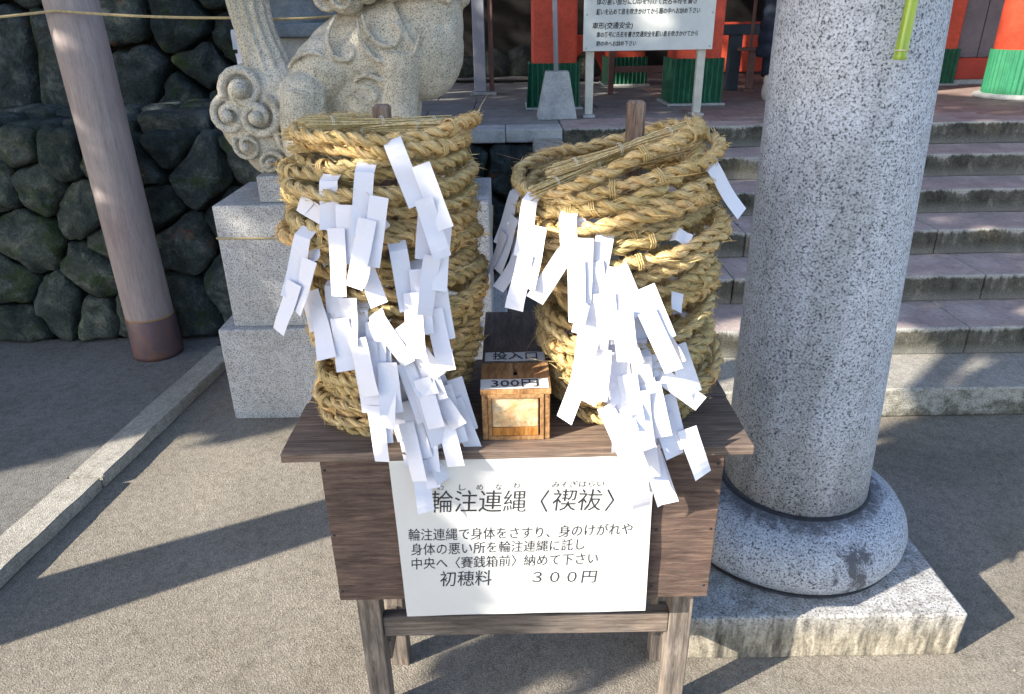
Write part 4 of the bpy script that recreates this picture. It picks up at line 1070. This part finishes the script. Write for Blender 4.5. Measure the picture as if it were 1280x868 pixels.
# long padded coat with quilted rolls
bm = bmesh.new(); rings = []
for i in range(61):
    t = i / 60; z = .34 + 1.08 * t; w_ = .235 - .035 * t if t < .8 else .207 - (t - .8) * .45
    q = .014 * abs(sin(PI * (z - .34) / .095)) ; dpt = (.165 - .02 * t) if t < .85 else .148 - (t - .85) * .3
    rings.append([bm.verts.new(((w_ + q) * cos(a) - .02 * (1 - t), (dpt + q) * sin(a), z)) for a in [2 * PI * k / 40 for k in range(40)]])
for a, b in zip(rings, rings[1:]):
    for k in range(40): bm.faces.new((a[k], a[(k + 1) % 40], b[(k + 1) % 40], b[k]))
link('padded_coat', bm_me('padded_coat', bm, True), M['coat'], pe)
for s, pts in ((-1, [(-.19, 0, 1.35), (-.235, -.01, 1.24), (-.25, -.03, 1.10), (-.245, .01, .98), (-.235, .04, .90)]), (1, [(.19, 0, 1.35), (.235, .02, 1.24), (.25, .03, 1.10), (.24, .08, .98), (.22, .11, .91)])):
    P2, r2 = [], []
    for i in range(25):
        t = i / 24 * 4; k = min(3, int(t)); p = Vector(pts[k]).lerp(Vector(pts[k + 1]), t - k); P2.append(p); r2.append(.062 + .010 * abs(sin(i * .52)) - .010 * t / 4)
    link('sleeve', bm_me('sleeve', tube(P2, r2, 18), True), M['coat'], pe)
# trousers
for s, pts in ((-1, [(-.10, 0, .80), (-.118, .03, .47), (-.14, -.05, .20)]), (1, [(.10, 0, .80), (.11, .10, .46), (.11, .12, .10)])):
    link('trouser_leg', bm_me('trouser_leg', tube(pts, [.11, .088, .072], 18), True), M['coat'], pe)
for (x, y_, z, rx) in ((-.14, -.03, .105, R(-52)), (.11, .17, .045, 0)):
    bm = bmesh.new(); ell(bm, (0, 0, 0), (.046, .13, .045), sub=3); ell(bm, (0, -.06, .03), (.045, .06, .055), sub=3)
    for v in bm.verts: v.co.z = max(v.co.z, -.044)
    link('shoe', bm_me('shoe', bm, True), M['shoe'], pe, (x, y_, z), (rx, 0, 0))
# hands: palm and five fingers each
for s, w0 in ((-1, Vector((-.22, .05, .88))), (1, Vector((.21, .12, .90)))):
    hv = [w0 + Vector((0, 0, .02)), w0 + Vector((0, .004, -.045)), w0 + Vector((0, .008, -.085))]; he = [(0, 1), (1, 2)]; hr = [(.022, .028), (.018, .036), (.013, .034)]
    for f_ in range(4):
        ln = (.030, .034, .032, .025)[f_]; b = len(hv); y0 = (-.026 + .0175 * f_)
        for j in range(3):
            hv.append(w0 + Vector((-s * .006 * j * j, y0 + .006, -.092 - ln * (j + .2) * .85))); he.append((2 if j == 0 else b + j - 1, b + j)); hr.append(.0085 - .0008 * j)
    b = len(hv)
    for j in range(3):
        hv.append(w0 + Vector((-s * .01 * j, -.034 - .010 * j, -.035 - .022 * j))); he.append((1 if j == 0 else b + j - 1, b + j)); hr.append(.010 - .001 * j)
    link('hand', skin_mesh('hand', [tuple(v) for v in hv], he, hr, 1), M['skin'], pe)
bm = bmesh.new(); ell(bm, (0, .01, 1.62), (.078, .095, .115)); ell(bm, (0, .095, 1.60), (.013, .02, .022), sub=2); ell(bm, (0, .085, 1.555), (.028, .014, .010), sub=2)
for s in (-1, 1): ell(bm, (s * .078, .0, 1.61), (.012, .022, .032), sub=2); ell(bm, (s * .030, .09, 1.635), (.014, .008, .009), sub=2)
link('head', bm_me('head', bm, True), M['skin'], pe)
bm = bmesh.new(); ell(bm, (0, -.02, 1.645), (.092, .100, .115), sub=4); ell(bm, (0, -.055, 1.54), (.075, .055, .08))
link('hair', bm_me('hair', bm, True), M['hair'], pe)

# ------------------------------------------------------------------ trees added for their shade, and a pole, beyond the left edge of the picture (they cast the shade)
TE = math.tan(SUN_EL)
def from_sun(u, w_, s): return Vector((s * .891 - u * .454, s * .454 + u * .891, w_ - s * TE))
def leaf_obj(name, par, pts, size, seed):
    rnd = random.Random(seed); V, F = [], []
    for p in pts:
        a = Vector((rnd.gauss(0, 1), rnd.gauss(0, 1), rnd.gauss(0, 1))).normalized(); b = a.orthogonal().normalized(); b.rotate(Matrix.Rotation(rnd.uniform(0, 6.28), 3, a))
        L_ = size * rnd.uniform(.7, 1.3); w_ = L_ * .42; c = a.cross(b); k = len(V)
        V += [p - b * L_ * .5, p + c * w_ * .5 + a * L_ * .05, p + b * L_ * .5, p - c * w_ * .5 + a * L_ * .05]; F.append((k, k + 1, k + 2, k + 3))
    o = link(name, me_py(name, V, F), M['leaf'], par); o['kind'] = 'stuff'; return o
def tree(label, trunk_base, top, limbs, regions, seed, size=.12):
    t = thing('added_shade_tree', label, 'tree', trunk_base); B = Vector(trunk_base); rnd = random.Random(seed)  # added shade caster, out of view
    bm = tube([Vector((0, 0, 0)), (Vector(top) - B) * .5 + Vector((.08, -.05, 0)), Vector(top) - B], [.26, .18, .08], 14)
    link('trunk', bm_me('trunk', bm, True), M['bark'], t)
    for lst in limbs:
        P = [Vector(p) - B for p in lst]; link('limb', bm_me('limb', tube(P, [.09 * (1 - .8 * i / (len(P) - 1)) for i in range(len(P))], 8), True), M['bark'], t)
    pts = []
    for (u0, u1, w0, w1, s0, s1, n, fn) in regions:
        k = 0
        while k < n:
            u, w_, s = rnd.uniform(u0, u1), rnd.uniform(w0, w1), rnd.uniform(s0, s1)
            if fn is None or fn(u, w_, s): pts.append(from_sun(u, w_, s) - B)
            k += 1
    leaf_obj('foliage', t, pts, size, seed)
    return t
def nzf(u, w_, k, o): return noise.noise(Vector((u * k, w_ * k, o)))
# leaf masks shaped to the wanted shade; A: high canopy whose lower edge throws the upper shade; B: dense shade over the left side
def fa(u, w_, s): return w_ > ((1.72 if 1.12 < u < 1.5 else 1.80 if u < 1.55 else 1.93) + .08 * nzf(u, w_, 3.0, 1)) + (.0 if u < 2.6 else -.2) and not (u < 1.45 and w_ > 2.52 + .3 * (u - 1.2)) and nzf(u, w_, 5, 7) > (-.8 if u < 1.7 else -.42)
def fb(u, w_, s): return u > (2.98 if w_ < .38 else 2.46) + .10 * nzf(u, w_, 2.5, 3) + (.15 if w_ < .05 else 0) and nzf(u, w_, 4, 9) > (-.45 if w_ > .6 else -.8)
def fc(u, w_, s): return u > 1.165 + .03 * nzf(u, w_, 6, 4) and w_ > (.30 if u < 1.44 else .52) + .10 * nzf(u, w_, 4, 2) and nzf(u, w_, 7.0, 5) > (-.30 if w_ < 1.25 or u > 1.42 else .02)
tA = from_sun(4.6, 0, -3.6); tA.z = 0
tree('broad evergreen tree added unseen outside the left edge to shade the pillar', (tA.x, tA.y, 0), from_sun(4.2, 3.6, -3.6),
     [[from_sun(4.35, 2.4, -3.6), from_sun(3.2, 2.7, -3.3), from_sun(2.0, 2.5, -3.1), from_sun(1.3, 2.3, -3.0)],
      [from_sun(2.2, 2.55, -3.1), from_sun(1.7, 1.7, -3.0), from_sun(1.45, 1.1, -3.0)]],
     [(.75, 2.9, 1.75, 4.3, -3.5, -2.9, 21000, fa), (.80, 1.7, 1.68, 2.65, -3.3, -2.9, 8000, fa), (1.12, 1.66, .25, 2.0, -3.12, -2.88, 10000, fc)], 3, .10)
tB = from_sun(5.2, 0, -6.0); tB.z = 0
tree('dense evergreen tree added unseen far outside the left edge to shade the boulder wall', (tB.x, tB.y, 0), from_sun(5.2, 3.6, -6.0),
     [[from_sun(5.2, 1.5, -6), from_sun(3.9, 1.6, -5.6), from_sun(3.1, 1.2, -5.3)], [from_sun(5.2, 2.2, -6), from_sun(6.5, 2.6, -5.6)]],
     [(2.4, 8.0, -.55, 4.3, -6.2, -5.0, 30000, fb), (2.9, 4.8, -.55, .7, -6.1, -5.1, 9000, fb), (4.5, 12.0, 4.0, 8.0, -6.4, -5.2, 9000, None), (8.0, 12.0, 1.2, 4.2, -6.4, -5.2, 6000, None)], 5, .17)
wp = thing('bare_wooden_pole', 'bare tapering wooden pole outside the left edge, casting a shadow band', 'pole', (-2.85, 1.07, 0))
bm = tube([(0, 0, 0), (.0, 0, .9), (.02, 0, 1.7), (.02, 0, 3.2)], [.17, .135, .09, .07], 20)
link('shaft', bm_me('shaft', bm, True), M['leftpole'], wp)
